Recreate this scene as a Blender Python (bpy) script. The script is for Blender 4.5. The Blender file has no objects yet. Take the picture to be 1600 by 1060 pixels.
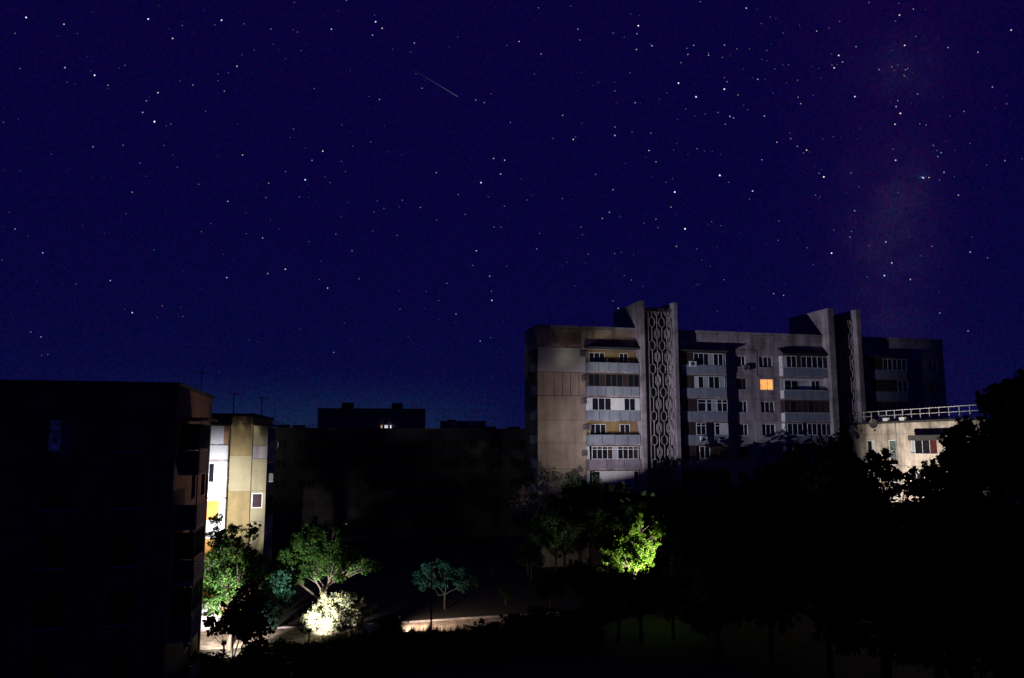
import bpy, math, random
import numpy as np
from mathutils import Vector, Matrix

random.seed(7)
SC = bpy.context.scene
COL = SC.collection
RAD = math.radians

# ------------------------------------------------------------------ camera
CAM_Z, PITCH, F = 14.0, RAD(7.5), 1220.0        # F: focal length in pixels of a 1600 px wide picture
cd = bpy.data.cameras.new('camera')
cam = bpy.data.objects.new('camera', cd)
COL.objects.link(cam)
cam.location = (0, 0, CAM_Z)
cam.rotation_euler = (RAD(90) + PITCH, 0, 0)
cd.sensor_width = 36
cd.lens = F / 1600 * 36
cd.clip_end = 12000
SC.camera = cam

# ------------------------------------------------------------------ night sky (world)
W = bpy.data.worlds.new('World')
SC.world = W
W.use_nodes = True
nt = W.node_tree
nt.nodes.clear()
N, L = nt.nodes, nt.links


def wn(t, **k):
    n = N.new(t)
    for a, b in k.items():
        setattr(n, a, b)
    return n


def wmath(op, a, b=None, clamp=False):
    n = wn('ShaderNodeMath', operation=op, use_clamp=clamp)
    for i, v in enumerate((a, b)):
        if v is None:
            continue
        if isinstance(v, (int, float)):
            n.inputs[i].default_value = v
        else:
            L.new(v, n.inputs[i])
    return n.outputs[0]


def wdot(vec):
    n = wn('ShaderNodeVectorMath', operation='DOT_PRODUCT')
    L.new(tc.outputs['Generated'], n.inputs[0])
    n.inputs[1].default_value = vec
    return n.outputs['Value']


def wmap(v, a, b, c, d, smooth=True):
    n = wn('ShaderNodeMapRange', interpolation_type='SMOOTHSTEP' if smooth else 'LINEAR')
    L.new(v, n.inputs['Value'])
    for k, x in zip(('From Min', 'From Max', 'To Min', 'To Max'), (a, b, c, d)):
        n.inputs[k].default_value = x
    return n.outputs['Result']


def wadd(a, fac, col):
    n = wn('ShaderNodeMix', data_type='RGBA', blend_type='ADD')
    L.new(fac, n.inputs['Factor'])
    L.new(a, n.inputs[6])
    n.inputs[7].default_value = (*col, 1)
    return n.outputs[2]


tc = wn('ShaderNodeTexCoord')
sep = wn('ShaderNodeSeparateXYZ')
L.new(tc.outputs['Generated'], sep.inputs[0])
ramp = wn('ShaderNodeValToRGB')
L.new(sep.outputs['Z'], ramp.inputs[0])
els = ramp.color_ramp.elements
els[0].position = 0.0
els[0].color = (0.0036, 0.0050, 0.054, 1)
els[1].position = 1.0
els[1].color = (0.0026, 0.0007, 0.030, 1)
for p, c in ((0.06, (0.0030, 0.0034, 0.051)), (0.16, (0.0026, 0.0020, 0.049)), (0.32, (0.0029, 0.0012, 0.047)), (0.55, (0.0036, 0.0010, 0.045))):
    e = els.new(p)
    e.color = (*c, 1)
col = ramp.outputs[0]


def pixdir(px, py):
    v = Vector(((px - 800) / F, 1, (530 - py) / F))
    v.rotate(Matrix.Rotation(PITCH, 3, 'X'))
    return v.normalized()


# glow of the town low over the horizon, to the left of the middle
low = wmap(sep.outputs['Z'], 0.0, 0.095, 1, 0)
glow = wmath('MULTIPLY', wmap(wdot(pixdir(470, 680)), 0.955, 1.0, 0, 1), low)
col = wadd(col, glow, (0.0038, 0.0140, 0.017))
# milky way: a band along a great circle through the right of the picture
a_, b_ = pixdir(1385, 400), pixdir(1400, 60)
nrm = a_.cross(b_).normalized()
nz = wn('ShaderNodeTexNoise')
L.new(tc.outputs['Generated'], nz.inputs['Vector'])
nz.inputs['Scale'].default_value = 9
nz.inputs['Detail'].default_value = 4
band = wmap(wmath('ABSOLUTE', wdot(nrm)), 0.0, 0.16, 1, 0)
cloud = wmap(nz.outputs['Fac'], 0.42, 0.72, 0, 1)
col = wadd(col, band, (0.0024, 0.0004, 0.003))
col = wadd(col, wmath('MULTIPLY', wmap(wmath('ABSOLUTE', wdot(nrm)), 0.0, 0.085, 1, 0), cloud), (0.0030, 0.0020, 0.003))
patch_noise = wn('ShaderNodeTexNoise')
L.new(tc.outputs['Generated'], patch_noise.inputs['Vector'])
patch_noise.inputs['Scale'].default_value = 22
patch_noise.inputs['Detail'].default_value = 5
pn = wmap(patch_noise.outputs['Fac'], 0.35, 0.65, 0.25, 1)
for px_, py_, cs, c_ in ((1375, 370, 0.9880, (0.0078, 0.0054, 0.0085)), (1412, 105, 0.9988, (0.004, 0.0034, 0.007)), (1443, 277, 0.99996, (0.004, 0.006, 0.018))):
    col = wadd(col, wmath('MULTIPLY', wmath('MULTIPLY', wmap(wdot(pixdir(px_, py_)), cs, 1.0, 0, 1), pn), wmap(wmath('ABSOLUTE', wdot(nrm)), 0.0, 0.075, 1, 0)), c_)     # brighter star clouds of the milky way
# fine mottling
nz2 = wn('ShaderNodeTexNoise')
L.new(tc.outputs['Generated'], nz2.inputs['Vector'])
nz2.inputs['Scale'].default_value = 330
nz2.inputs['Detail'].default_value = 2
gr = wmap(nz2.outputs['Fac'], 0.25, 0.75, 0.62, 1.38, False)
mul = wn('ShaderNodeVectorMath', operation='SCALE')
L.new(col, mul.inputs[0])
L.new(gr, mul.inputs['Scale'])
nz3 = wn('ShaderNodeTexNoise')
L.new(tc.outputs['Generated'], nz3.inputs['Vector'])
nz3.inputs['Scale'].default_value = 170
nz3.inputs['Detail'].default_value = 3
tint = wn('ShaderNodeMix', data_type='RGBA', blend_type='MIX')
L.new(wmap(nz3.outputs['Fac'], 0.32, 0.68, 0, 1, False), tint.inputs['Factor'])
tint.inputs[6].default_value = (0.55, 1.25, 1.0, 1)
tint.inputs[7].default_value = (1.5, 0.8, 1.0, 1)
mul2 = wn('ShaderNodeVectorMath', operation='MULTIPLY')
L.new(mul.outputs[0], mul2.inputs[0])
L.new(tint.outputs[2], mul2.inputs[1])
bg = wn('ShaderNodeBackground')
L.new(mul2.outputs[0], bg.inputs['Color'])
bg.inputs['Strength'].default_value = 0.84
out = wn('ShaderNodeOutputWorld')
L.new(bg.outputs[0], out.inputs['Surface'])

SC.view_settings.view_transform = 'Standard'
SC.view_settings.look = 'None'
SC.view_settings.exposure = 0
SC.view_settings.gamma = 1
SC.view_settings.use_curve_mapping = False
SC.render.engine = 'CYCLES'
SC.cycles.max_bounces = 5
SC.cycles.diffuse_bounces = 3
SC.cycles.glossy_bounces = 2
SC.cycles.sample_clamp_indirect = 3


# ------------------------------------------------------------------ lamps (the lanterns themselves are built further down)
def spot(name, loc, target, watts, cone, blend, colr, size=0.12):
    d = bpy.data.lights.new(name, 'SPOT')
    d.energy = watts
    d.spot_size = RAD(cone)
    d.spot_blend = blend
    d.color = colr
    d.shadow_soft_size = size
    o = bpy.data.objects.new(name, d)
    COL.objects.link(o)
    o.location = loc
    o.rotation_euler = (Vector(target) - Vector(loc)).to_track_quat('-Z', 'Y').to_euler()
    return o


def at(px, py, Y):
    """The world point at distance Y straight ahead that the photograph shows at px, py."""
    d = pixdir(px, py)
    return Vector((0, 0, CAM_Z)) + d * (Y / d.y)


LAMP = dict(entrance=(-21.3, 53.9, 8.6), low=(-18.2, 51.4, 1.5), yard=(-14.2, 57.3, 0.9), flood=(-14.5, 66.0, 6.8),
            path=(-8.2, 59.6, 1.3), tree=(12.2, 63.3, 2.6), block=(26.0, 66.0, 7.5), side=(15.5, 70.0, 8.5))
FLOOD_AIM = Vector((math.sin(RAD(57.5)), math.cos(RAD(57.5)), 0.285))
spot('entrance_light', LAMP['entrance'], (-22.4, 60, 9.6), 6500, 80, 0.8, (0.95, 0.95, 1.0), 0.1)
spot('low_light', LAMP['low'], (-20.6, 55.6, 5.6), 10500, 56, 0.6, (1.0, 0.97, 0.88), 0.1)
spot('low_ground_light', LAMP['low'], (-19.8, 57.6, 0), 16000, 50, 0.6, (1.0, 0.88, 0.8), 0.1)
spot('low_tree_light', LAMP['low'], (-15.2, 62.3, 5.2), 13000, 30, 0.8, (0.95, 1.0, 0.9), 0.1)
spot('yard_light', LAMP['yard'], (-13.8, 60.5, 1.5), 14000, 72, 0.7, (1.0, 0.98, 0.88))
spot('flood_light', LAMP['flood'], Vector(LAMP['flood']) + FLOOD_AIM * 10, 62000, 40, 1.0, (0.80, 0.79, 1.0), 0.016)
spot('side_flood_light', LAMP['side'], Vector(LAMP['side']) + Vector((math.sin(RAD(-17)), math.cos(RAD(-17)), 0.33)) * 10, 6500, 46, 0.9, (1.0, 0.84, 0.88), 0.012)
spot('path_light', LAMP['path'], (-7.0, 61.2, 0.2), 4000, 84, 0.9, (1.0, 0.76, 0.58))
spot('path_tree_light', LAMP['path'], (-6, 68.2, 3.3), 2300, 38, 0.6, (0.75, 1.0, 0.95))
spot('path_back_light', LAMP['path'], (-18.0, 43.0, 12.5), 3600, 54, 0.8, (1.0, 0.70, 0.60), 0.1)
spot('tree_light', LAMP['tree'], (10.2, 66.0, 5.1), 13500, 76, 0.6, (1.0, 1.0, 0.72))
spot('block_light', LAMP['block'], (33.4, 67.5, 10.6), 8500, 86, 0.6, (1.0, 0.90, 0.80))

# ------------------------------------------------------------------ materials
MATS = {}


def mat(name, c, rough=0.85, var=0.22, scale=1.2, streak=0.0, bump=0.0, spec=0.3, metal=0.0):
    if name in MATS:
        return MATS[name]
    m = bpy.data.materials.new(name)
    m.use_nodes = True
    t = m.node_tree
    b = t.nodes['Principled BSDF']
    b.inputs['Roughness'].default_value = rough
    b.inputs['Specular IOR Level'].default_value = spec
    b.inputs['Metallic'].default_value = metal
    g = t.nodes.new('ShaderNodeNewGeometry')
    n = t.nodes.new('ShaderNodeTexNoise')
    n.inputs['Scale'].default_value = scale
    n.inputs['Detail'].default_value = 6
    n.inputs['Roughness'].default_value = 0.65
    t.links.new(g.outputs['Position'], n.inputs['Vector'])
    mr = t.nodes.new('ShaderNodeMapRange')
    mr.inputs['From Min'].default_value = 0.3
    mr.inputs['From Max'].default_value = 0.7
    mr.inputs['To Min'].default_value = 1 - var
    mr.inputs['To Max'].default_value = 1 + var
    t.links.new(n.outputs['Fac'], mr.inputs['Value'])
    val = mr.outputs['Result']
    if streak:
        mp = t.nodes.new('ShaderNodeMapping')
        mp.inputs['Scale'].default_value = (1.3, 1.3, 0.17)
        t.links.new(g.outputs['Position'], mp.inputs['Vector'])
        n2 = t.nodes.new('ShaderNodeTexNoise')
        n2.inputs['Scale'].default_value = 1.0
        n2.inputs['Detail'].default_value = 5
        t.links.new(mp.outputs[0], n2.inputs['Vector'])
        m2 = t.nodes.new('ShaderNodeMapRange')
        m2.inputs['From Min'].default_value = 0.42
        m2.inputs['From Max'].default_value = 0.68
        m2.inputs['To Min'].default_value = 1.0
        m2.inputs['To Max'].default_value = 1 - streak
        t.links.new(n2.outputs['Fac'], m2.inputs['Value'])
        mm = t.nodes.new('ShaderNodeMath')
        mm.operation = 'MULTIPLY'
        t.links.new(val, mm.inputs[0])
        t.links.new(m2.outputs['Result'], mm.inputs[1])
        val = mm.outputs[0]
    vm = t.nodes.new('ShaderNodeVectorMath')
    vm.operation = 'SCALE'
    vm.inputs[0].default_value = c
    t.links.new(val, vm.inputs['Scale'])
    t.links.new(vm.outputs[0], b.inputs['Base Color'])
    if bump:
        bn = t.nodes.new('ShaderNodeBump')
        bn.inputs['Strength'].default_value = bump
        bn.inputs['Distance'].default_value = 0.02
        n3 = t.nodes.new('ShaderNodeTexNoise')
        n3.inputs['Scale'].default_value = 14
        n3.inputs['Detail'].default_value = 4
        t.links.new(g.outputs['Position'], n3.inputs['Vector'])
        t.links.new(n3.outputs['Fac'], bn.inputs['Height'])
        t.links.new(bn.outputs[0], b.inputs['Normal'])
    MATS[name] = m
    return m


def emit(name, c, strength, scale=2.0, lo=0.6):
    if name in MATS:
        return MATS[name]
    m = bpy.data.materials.new(name)
    m.use_nodes = True
    t = m.node_tree
    b = t.nodes['Principled BSDF']
    b.inputs['Base Color'].default_value = (*[min(x, 0.8) * (0.06 if strength < 0.05 else 1) for x in c], 1)
    g = t.nodes.new('ShaderNodeNewGeometry')
    n = t.nodes.new('ShaderNodeTexNoise')
    n.inputs['Scale'].default_value = scale
    t.links.new(g.outputs['Position'], n.inputs['Vector'])
    mr = t.nodes.new('ShaderNodeMapRange')
    mr.inputs['From Min'].default_value = 0.3
    mr.inputs['From Max'].default_value = 0.7
    mr.inputs['To Min'].default_value = strength * lo
    mr.inputs['To Max'].default_value = strength
    t.links.new(n.outputs['Fac'], mr.inputs['Value'])
    b.inputs['Emission Color'].default_value = (*c, 1)
    t.links.new(mr.outputs['Result'], b.inputs['Emission Strength'])
    MATS[name] = m
    return m


def leafmat(name, c, trans=0.3):
    if name in MATS:
        return MATS[name]
    m = bpy.data.materials.new(name)
    m.use_nodes = True
    t = m.node_tree
    t.nodes.remove(t.nodes['Principled BSDF'])
    o = t.nodes['Material Output']
    g = t.nodes.new('ShaderNodeNewGeometry')
    n = t.nodes.new('ShaderNodeTexNoise')
    n.inputs['Scale'].default_value = 1.6
    n.inputs['Detail'].default_value = 3
    t.links.new(g.outputs['Position'], n.inputs['Vector'])
    r = t.nodes.new('ShaderNodeValToRGB')
    e = r.color_ramp.elements
    e[0].position, e[1].position = 0.3, 0.72
    e[0].color = (c[0] * 0.55, c[1] * 0.62, c[2] * 0.75, 1)
    e[1].color = (c[0] * 1.5, c[1] * 1.3, c[2] * 1.1, 1)
    ri = t.nodes.new('ShaderNodeMath')
    ri.operation = 'MULTIPLY_ADD'
    t.links.new(g.outputs['Random Per Island'], ri.inputs[0])
    ri.inputs[1].default_value = 0.5
    t.links.new(n.outputs['Fac'], ri.inputs[2])
    sb = t.nodes.new('ShaderNodeMath')
    sb.operation = 'SUBTRACT'
    t.links.new(ri.outputs[0], sb.inputs[0])
    sb.inputs[1].default_value = 0.25
    t.links.new(sb.outputs[0], r.inputs[0])
    d = t.nodes.new('ShaderNodeBsdfDiffuse')
    tr = t.nodes.new('ShaderNodeBsdfTranslucent')
    t.links.new(r.outputs[0], d.inputs['Color'])
    t.links.new(r.outputs[0], tr.inputs['Color'])
    mx = t.nodes.new('ShaderNodeMixShader')
    mx.inputs[0].default_value = trans
    t.links.new(d.outputs[0], mx.inputs[1])
    t.links.new(tr.outputs[0], mx.inputs[2])
    t.links.new(mx.outputs[0], o.inputs['Surface'])
    MATS[name] = m
    return m


beige = mat('beige_panel', (0.34, 0.27, 0.205), streak=0.3, var=0.3, scale=0.35, bump=0.4)
concrete = mat('weathered_concrete', (0.325, 0.28, 0.285), streak=0.5, scale=0.55, var=0.5, bump=0.5)
grey_patch = mat('grey_insulation', (0.36, 0.34, 0.32), var=0.08, scale=0.6)
blue_sheet = mat('blue_grey_sheet', (0.22, 0.24, 0.29), var=0.12, scale=1.0, streak=0.2)
white_pvc = mat('white_plastic', (0.72, 0.72, 0.72), rough=0.45, var=0.05)
white_wall = mat('white_plaster', (0.60, 0.60, 0.60), var=0.1, streak=0.15)
yellow_wall = mat('yellow_plaster', (0.26, 0.175, 0.075), var=0.15, streak=0.25)
ochre = mat('ochre_panel', (0.235, 0.175, 0.075), var=0.25, scale=0.7, streak=0.25, bump=0.3)
ochre_light = mat('pale_ochre_panel', (0.29, 0.245, 0.145), var=0.15, scale=0.8, streak=0.15, bump=0.3)
brown_and_shade = mat('brown_boards_and_shade', (0.035, 0.02, 0.021), var=0.3, streak=0.2)  # brown glazing and boards; also stands in for the first tower's shadow
dark_frame = mat('dark_wood_frame', (0.10, 0.07, 0.06), var=0.2)
roofing = mat('bitumen_roofing', (0.05, 0.048, 0.05), var=0.3, rough=0.95)
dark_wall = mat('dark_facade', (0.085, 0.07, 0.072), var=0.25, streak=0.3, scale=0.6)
brick_red = mat('reddish_plaster', (0.24, 0.13, 0.09), var=0.25, streak=0.3)
plain_dark = mat('interior_dark', (0.03, 0.03, 0.035))  # dark colour stands in for shade behind the tower screens
steel = mat('painted_steel', (0.30, 0.30, 0.32), rough=0.5, var=0.15)
galv = mat('galvanised_steel', (0.62, 0.62, 0.64), rough=0.45, var=0.1)
dark_steel = mat('dark_steel', (0.05, 0.05, 0.055), rough=0.5)
orange_board = mat('orange_boarding', (0.55, 0.26, 0.06), var=0.15, streak=0.2)
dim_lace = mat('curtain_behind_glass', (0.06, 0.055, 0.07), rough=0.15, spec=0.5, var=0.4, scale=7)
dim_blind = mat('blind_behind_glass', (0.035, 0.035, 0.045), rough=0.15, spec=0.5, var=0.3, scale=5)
lace = mat('white_curtain', (0.62, 0.62, 0.66), var=0.12, scale=5)
red_curtain = mat('red_curtain', (0.07, 0.008, 0.008), var=0.6, scale=4)
blinds = mat('grey_blinds', (0.33, 0.36, 0.38), var=0.1, scale=4)
ground_m = mat('earth_and_grass', (0.032, 0.029, 0.021), var=0.4, scale=0.6, bump=0.5)
path_m = mat('pale_dusty_path', (0.30, 0.245, 0.19), var=0.75, scale=1.6, bump=0.4)
asphalt = mat('asphalt', (0.05, 0.05, 0.052), var=0.25, scale=1.5)
bark = mat('bark', (0.05, 0.038, 0.03), var=0.35, scale=6)
far_wall = mat('far_block_wall', (0.16, 0.13, 0.14), var=0.2, scale=0.2)
far_pale = mat('far_block_pale_wall', (0.60, 0.55, 0.58), var=0.15, scale=0.2)
glass_m = bpy.data.materials.new('window_glass')
glass_m.use_nodes = True
_b = glass_m.node_tree.nodes['Principled BSDF']
_b.inputs['Base Color'].default_value = (0.012, 0.013, 0.017, 1)
_b.inputs['Roughness'].default_value = 0.06
lit_orange = emit('lamplit_curtain', (1.0, 0.44, 0.11), 1.15, scale=2.6, lo=0.62)
lit_blue = emit('blue_screen_glow', (0.10, 0.11, 1.0), 0.030, scale=4, lo=0.0)
lit_blue_dim = emit('faint_screen_glow', (0.12, 0.10, 1.0), 0.003, scale=3, lo=0.1)
lit_far = emit('far_lit_balcony', (0.80, 0.85, 1.0), 1.1, scale=0.6, lo=0.5)
lit_far_warm = emit('far_lit_balcony_warm', (1.0, 0.72, 0.35), 0.55, scale=0.6)
lens_m = emit('lamp_lens', (1.0, 0.9, 0.75), 6.0)


# ------------------------------------------------------------------ mesh building
class MB:
    def __init__(s):
        s.v, s.f = [], []

    def box(s, x0, x1, y0, y1, z0, z1):
        n = len(s.v)
        s.v += [(x0, y0, z0), (x1, y0, z0), (x1, y1, z0), (x0, y1, z0), (x0, y0, z1), (x1, y0, z1), (x1, y1, z1), (x0, y1, z1)]
        s.f += [tuple(n + i for i in q) for q in ((0, 3, 2, 1), (4, 5, 6, 7), (0, 1, 5, 4), (1, 2, 6, 5), (2, 3, 7, 6), (3, 0, 4, 7))]
        return s

    def prism(s, pts, y0, y1):
        """A polygon in x, z, extruded along y."""
        n, k = len(s.v), len(pts)
        s.v += [(x, y0, z) for x, z in pts] + [(x, y1, z) for x, z in pts]
        s.f += [tuple(range(n, n + k)), tuple(range(n + 2 * k - 1, n + k - 1, -1))]
        for i in range(k):
            j = (i + 1) % k
            s.f.append((n + i, n + k + i, n + k + j, n + j))
        return s

    def tube(s, pts, rads, sides=6, cap=True):
        n0 = len(s.v)
        pts = [Vector(p) for p in pts]
        for i, p in enumerate(pts):
            t = (pts[min(i + 1, len(pts) - 1)] - pts[max(i - 1, 0)]).normalized()
            a = t.orthogonal().normalized()
            if abs(t.z) > 0.5:
                a = (Vector((1, 0, 0)) - t * t.x).normalized()
            b = t.cross(a)
            for k in range(sides):
                w = 2 * math.pi * k / sides
                s.v.append(tuple(p + (a * math.cos(w) + b * math.sin(w)) * rads[i]))
        for i in range(len(pts) - 1):
            for k in range(sides):
                k2 = (k + 1) % sides
                s.f.append((n0 + i * sides + k, n0 + i * sides + k2, n0 + (i + 1) * sides + k2, n0 + (i + 1) * sides + k))
        if cap:
            s.f.append(tuple(n0 + k for k in reversed(range(sides))))
            s.f.append(tuple(n0 + (len(pts) - 1) * sides + k for k in range(sides)))
        return s

    def bar(s, p, q, w):
        return s.tube([p, q], [w * 0.7, w * 0.7], 4)

    def mesh(s, name, m):
        me = bpy.data.meshes.new(name)
        me.from_pydata(s.v, [], s.f)
        if m:
            me.materials.append(m)
        return me


def obj(name, me, parent=None, loc=(0, 0, 0), rz=0.0):
    o = bpy.data.objects.new(name, me)
    COL.objects.link(o)
    o.location = loc
    o.rotation_euler = (0, 0, rz)
    o.parent = parent
    return o


def thing(name, label, cat, loc=(0, 0, 0), rz=0.0, group=None, me=None, kind=None):
    o = obj(name, me, None, loc, rz)
    o['label'] = label
    o['category'] = cat
    if group:
        o['group'] = group
    if kind:
        o['kind'] = kind
    return o


CACHE = {}


def boxmesh(name, w, d, h, m):
    k = ('b', name, round(w, 3), round(d, 3), round(h, 3), m.name)
    if k not in CACHE:
        CACHE[k] = MB().box(0, w, 0, d, 0, h).mesh(name, m)
    return CACHE[k]


def slab(name, w, h, d, holes, m):
    """A wall panel w x h, d thick, with rectangular holes (x0, x1, z0, z1); front at y = 0, back at y = d."""
    k = ('s', name, round(w, 3), round(h, 3), round(d, 3), tuple(tuple(round(x, 3) for x in q) for q in holes), m.name)
    if k in CACHE:
        return CACHE[k]
    xs = sorted({0, w, *[q[0] for q in holes], *[q[1] for q in holes]})
    zs = sorted({0, h, *[q[2] for q in holes], *[q[3] for q in holes]})

    def solid(i, j):
        if not (0 <= i < len(xs) - 1 and 0 <= j < len(zs) - 1):
            return False
        cx, cz = (xs[i] + xs[i + 1]) / 2, (zs[j] + zs[j + 1]) / 2
        return not any(a < cx < b and c < cz < e for a, b, c, e in holes)
    b = MB()

    def quad(*p):
        n = len(b.v)
        b.v.extend(p)
        b.f.append((n, n + 1, n + 2, n + 3))
    for i in range(len(xs) - 1):
        for j in range(len(zs) - 1):
            if not solid(i, j):
                continue
            x0, x1, z0, z1 = xs[i], xs[i + 1], zs[j], zs[j + 1]
            quad((x0, 0, z0), (x1, 0, z0), (x1, 0, z1), (x0, 0, z1))
            quad((x0, d, z0), (x0, d, z1), (x1, d, z1), (x1, d, z0))
            if not solid(i - 1, j):
                quad((x0, 0, z0), (x0, 0, z1), (x0, d, z1), (x0, d, z0))
            if not solid(i + 1, j):
                quad((x1, 0, z0), (x1, d, z0), (x1, d, z1), (x1, 0, z1))
            if not solid(i, j - 1):
                quad((x0, 0, z0), (x0, d, z0), (x1, d, z0), (x1, 0, z0))
            if not solid(i, j + 1):
                quad((x0, 0, z1), (x1, 0, z1), (x1, d, z1), (x0, d, z1))
    CACHE[k] = b.mesh(name, m)
    return CACHE[k]


class Face:
    """One wall face of a building: x to the right along it, y into it, z up."""

    def __init__(s, root, ox=0.0, oy=0.0, rz=0.0):
        s.root, s.ox, s.oy, s.rz = root, ox, oy, rz

    def put(s, name, me, x, y, z):
        c, n = math.cos(s.rz), math.sin(s.rz)
        return obj(name, me, s.root, (s.ox + x * c - y * n, s.oy + x * n + y * c, z), s.rz)

    def panel(s, x0, x1, z0, z1, m, holes=(), y=0.0, d=0.28, name='wall_panel', gap=0.012):
        hs = [(a - x0 - gap, b - x0 - gap, c - z0 - gap, e - z0 - gap) for a, b, c, e in holes]
        return s.put(name, slab(name, x1 - x0 - 2 * gap, z1 - z0 - 2 * gap, d, hs, m), x0 + gap, y, z0 + gap)


def frame_mesh(w, h, cuts, m, t=0.055, d=0.07, tier=None):
    k = ('f', round(w, 3), round(h, 3), tuple(round(c, 3) for c in cuts), m.name, t, tier)
    if k not in CACHE:
        b = MB()
        b.box(0, w, 0, d, 0, t).box(0, w, 0, d, h - t, h)
        b.box(0, t, 0, d, t, h - t).box(w - t, w, 0, d, t, h - t)
        for c in cuts:
            b.box(c * w - t / 2, c * w + t / 2, 0.004, d, t, h - t)
        if tier:
            b.box(t, w - t, 0.008, d - 0.006, tier * h - t / 2, tier * h + t / 2)
        CACHE[k] = b.mesh('window_frame', m)
    return CACHE[k]


def window(face, x0, x1, z0, z1, n=2, y=0.14, fm=None, glass=None, sill=True, cuts=None, parent=None, px=0.0, pz=0.0, tier=None, t=0.055):
    """A window: frame, panes and sill. Without parent it is a part of its own (window > pane, sill); with a part as parent
    its pieces become sub-parts of that part, whose origin on the face is px, pz."""
    fm = fm or white_pvc
    w, h = x1 - x0, z1 - z0
    cuts = cuts if cuts is not None else [i / n for i in range(1, n)]
    fme = frame_mesh(w, h, cuts, fm, tier=tier, t=t)
    if parent is None:
        fr = face.put('window', fme, x0, y, z0)
        host, bx, by, bz = fr, 0, 0, 0
    else:
        fr = obj('window_frame', fme, parent, (x0 - px, y, z0 - pz))
        host, bx, by, bz = parent, x0 - px, y, z0 - pz
    ed = [0] + list(cuts) + [1]
    for i in range(len(ed) - 1):
        g = glass[i % len(glass)] if isinstance(glass, (list, tuple)) else (glass or glass_m)
        a, b = ed[i] * w + t * 0.6, ed[i + 1] * w - t * 0.6
        obj('pane', boxmesh('pane', b - a, 0.012, h - 2 * t, g), host, (bx + a, by + 0.032, bz + t))
    if sill:
        obj('sill', boxmesh('sill', w + 0.16, 0.2, 0.035, galv), host, (bx - 0.08, by - y - 0.06 if parent is None else by - 0.1, bz - 0.037))
    return fr


def balcony(face, x0, x1, zp, w, spec, ph=1.06, nh=4, top=1.62, pm=None, sidem=None, backm=None, last=False):
    """One balcony storey of a stack: slab (the part itself) > parapet panels, side panels, glazing pieces. zp: parapet top."""
    pm = pm or blue_sheet
    W_ = x1 - x0
    zs = zp - ph
    bm = MB().box(0, W_, -w, 0.0, -0.16, 0)
    bal = face.put('balcony', bm.mesh('balcony', concrete), x0, 0, zs)
    step = (W_ - 0.04) / nh
    for i in range(nh):
        obj('parapet_panel', boxmesh('parapet_panel', step - 0.06, 0.05, ph - 0.05, pm), bal, (0.02 + i * step + 0.03, -w - 0.03, 0.0))
    obj('handrail', boxmesh('handrail', W_ + 0.02, 0.11, 0.05, sidem or pm), bal, (-0.01, -w - 0.06, ph - 0.05))
    for sx in (0, W_ - 0.05):
        obj('side_panel', boxmesh('side_panel', 0.05, w - 0.04, ph - 0.06, sidem or pm), bal, (sx, -w + 0.025, 0.0))
    kind = spec.get('kind', 'open')
    bk = spec.get('back', backm or concrete)
    hs = []
    for a, b, n in spec.get('wins', ()):
        hs.append((a, b, 0.95 - ph + 0.25, 0.0))
    # wall behind the balcony
    obj('back_wall', boxmesh('back_wall', W_ - 0.04, 0.06, 2.55, bk), bal, (0.02, -0.085, 0.0))
    for a, b, n in spec.get('wins', ()):
        window(face, x0 + a, x0 + b, zs + 0.75, zs + 2.3, n, y=-0.15, fm=spec.get('fm'), sill=False, parent=bal, px=x0, pz=zs)
    if kind in ('glazed', 'siding'):
        fm = spec.get('fm', white_pvc)
        for a, b, n in spec.get('glaz', ((0.0, W_, 6),)):
            window(face, x0 + a, x0 + b, zp + 0.002, zp + 1.46, n, y=-w + 0.0, fm=fm, sill=False, parent=bal, px=x0, pz=zs, glass=spec.get('glass'), tier=spec.get('tier'))
        for a, b, m in spec.get('blank', ()):
            obj('infill_panel', boxmesh('infill_panel', b - a - 0.01, 0.05, 1.46, m), bal, (a + 0.005, -w + 0.01, ph))
        sm = spec.get('sidem', fm)
        for sx in (0, W_ - 0.05):
            obj('side_glazing', boxmesh('side_glazing', 0.05, w - 0.09, 1.46, sm), bal, (sx, -w + 0.08, ph + 0.002))
        obj('fascia', boxmesh('fascia', W_, 0.08, 0.1, fm if spec.get('fascia') else dark_frame), bal, (0, -w - 0.02, ph + 1.463))
    return bal


def place(px, py, O, rz, v=0.0):
    """Where the line of sight through px, py meets the vertical plane y = v of a building frame: (x, z) there."""
    d = pixdir(px, py)
    c, s = math.cos(rz), math.sin(rz)
    nx, ny = -s, c
    P = (O[0] + nx * v, O[1] + ny * v)
    t = (P[0] * nx + P[1] * ny) / (d.x * nx + d.y * ny)
    x, y = d.x * t - O[0], d.y * t - O[1]
    return x * c + y * s, CAM_Z + d.z * t


def place_side(px, py, O, rz, u=0.0):
    """The same for the side plane x = u: (y, z)."""
    d = pixdir(px, py)
    c, s = math.cos(rz), math.sin(rz)
    P = (O[0] + c * u, O[1] + s * u)
    t = (P[0] * c + P[1] * s) / (d.x * c + d.y * s)
    x, y = d.x * t - O[0], d.y * t - O[1]
    return -x * s + y * c, CAM_Z + d.z * t


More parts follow.
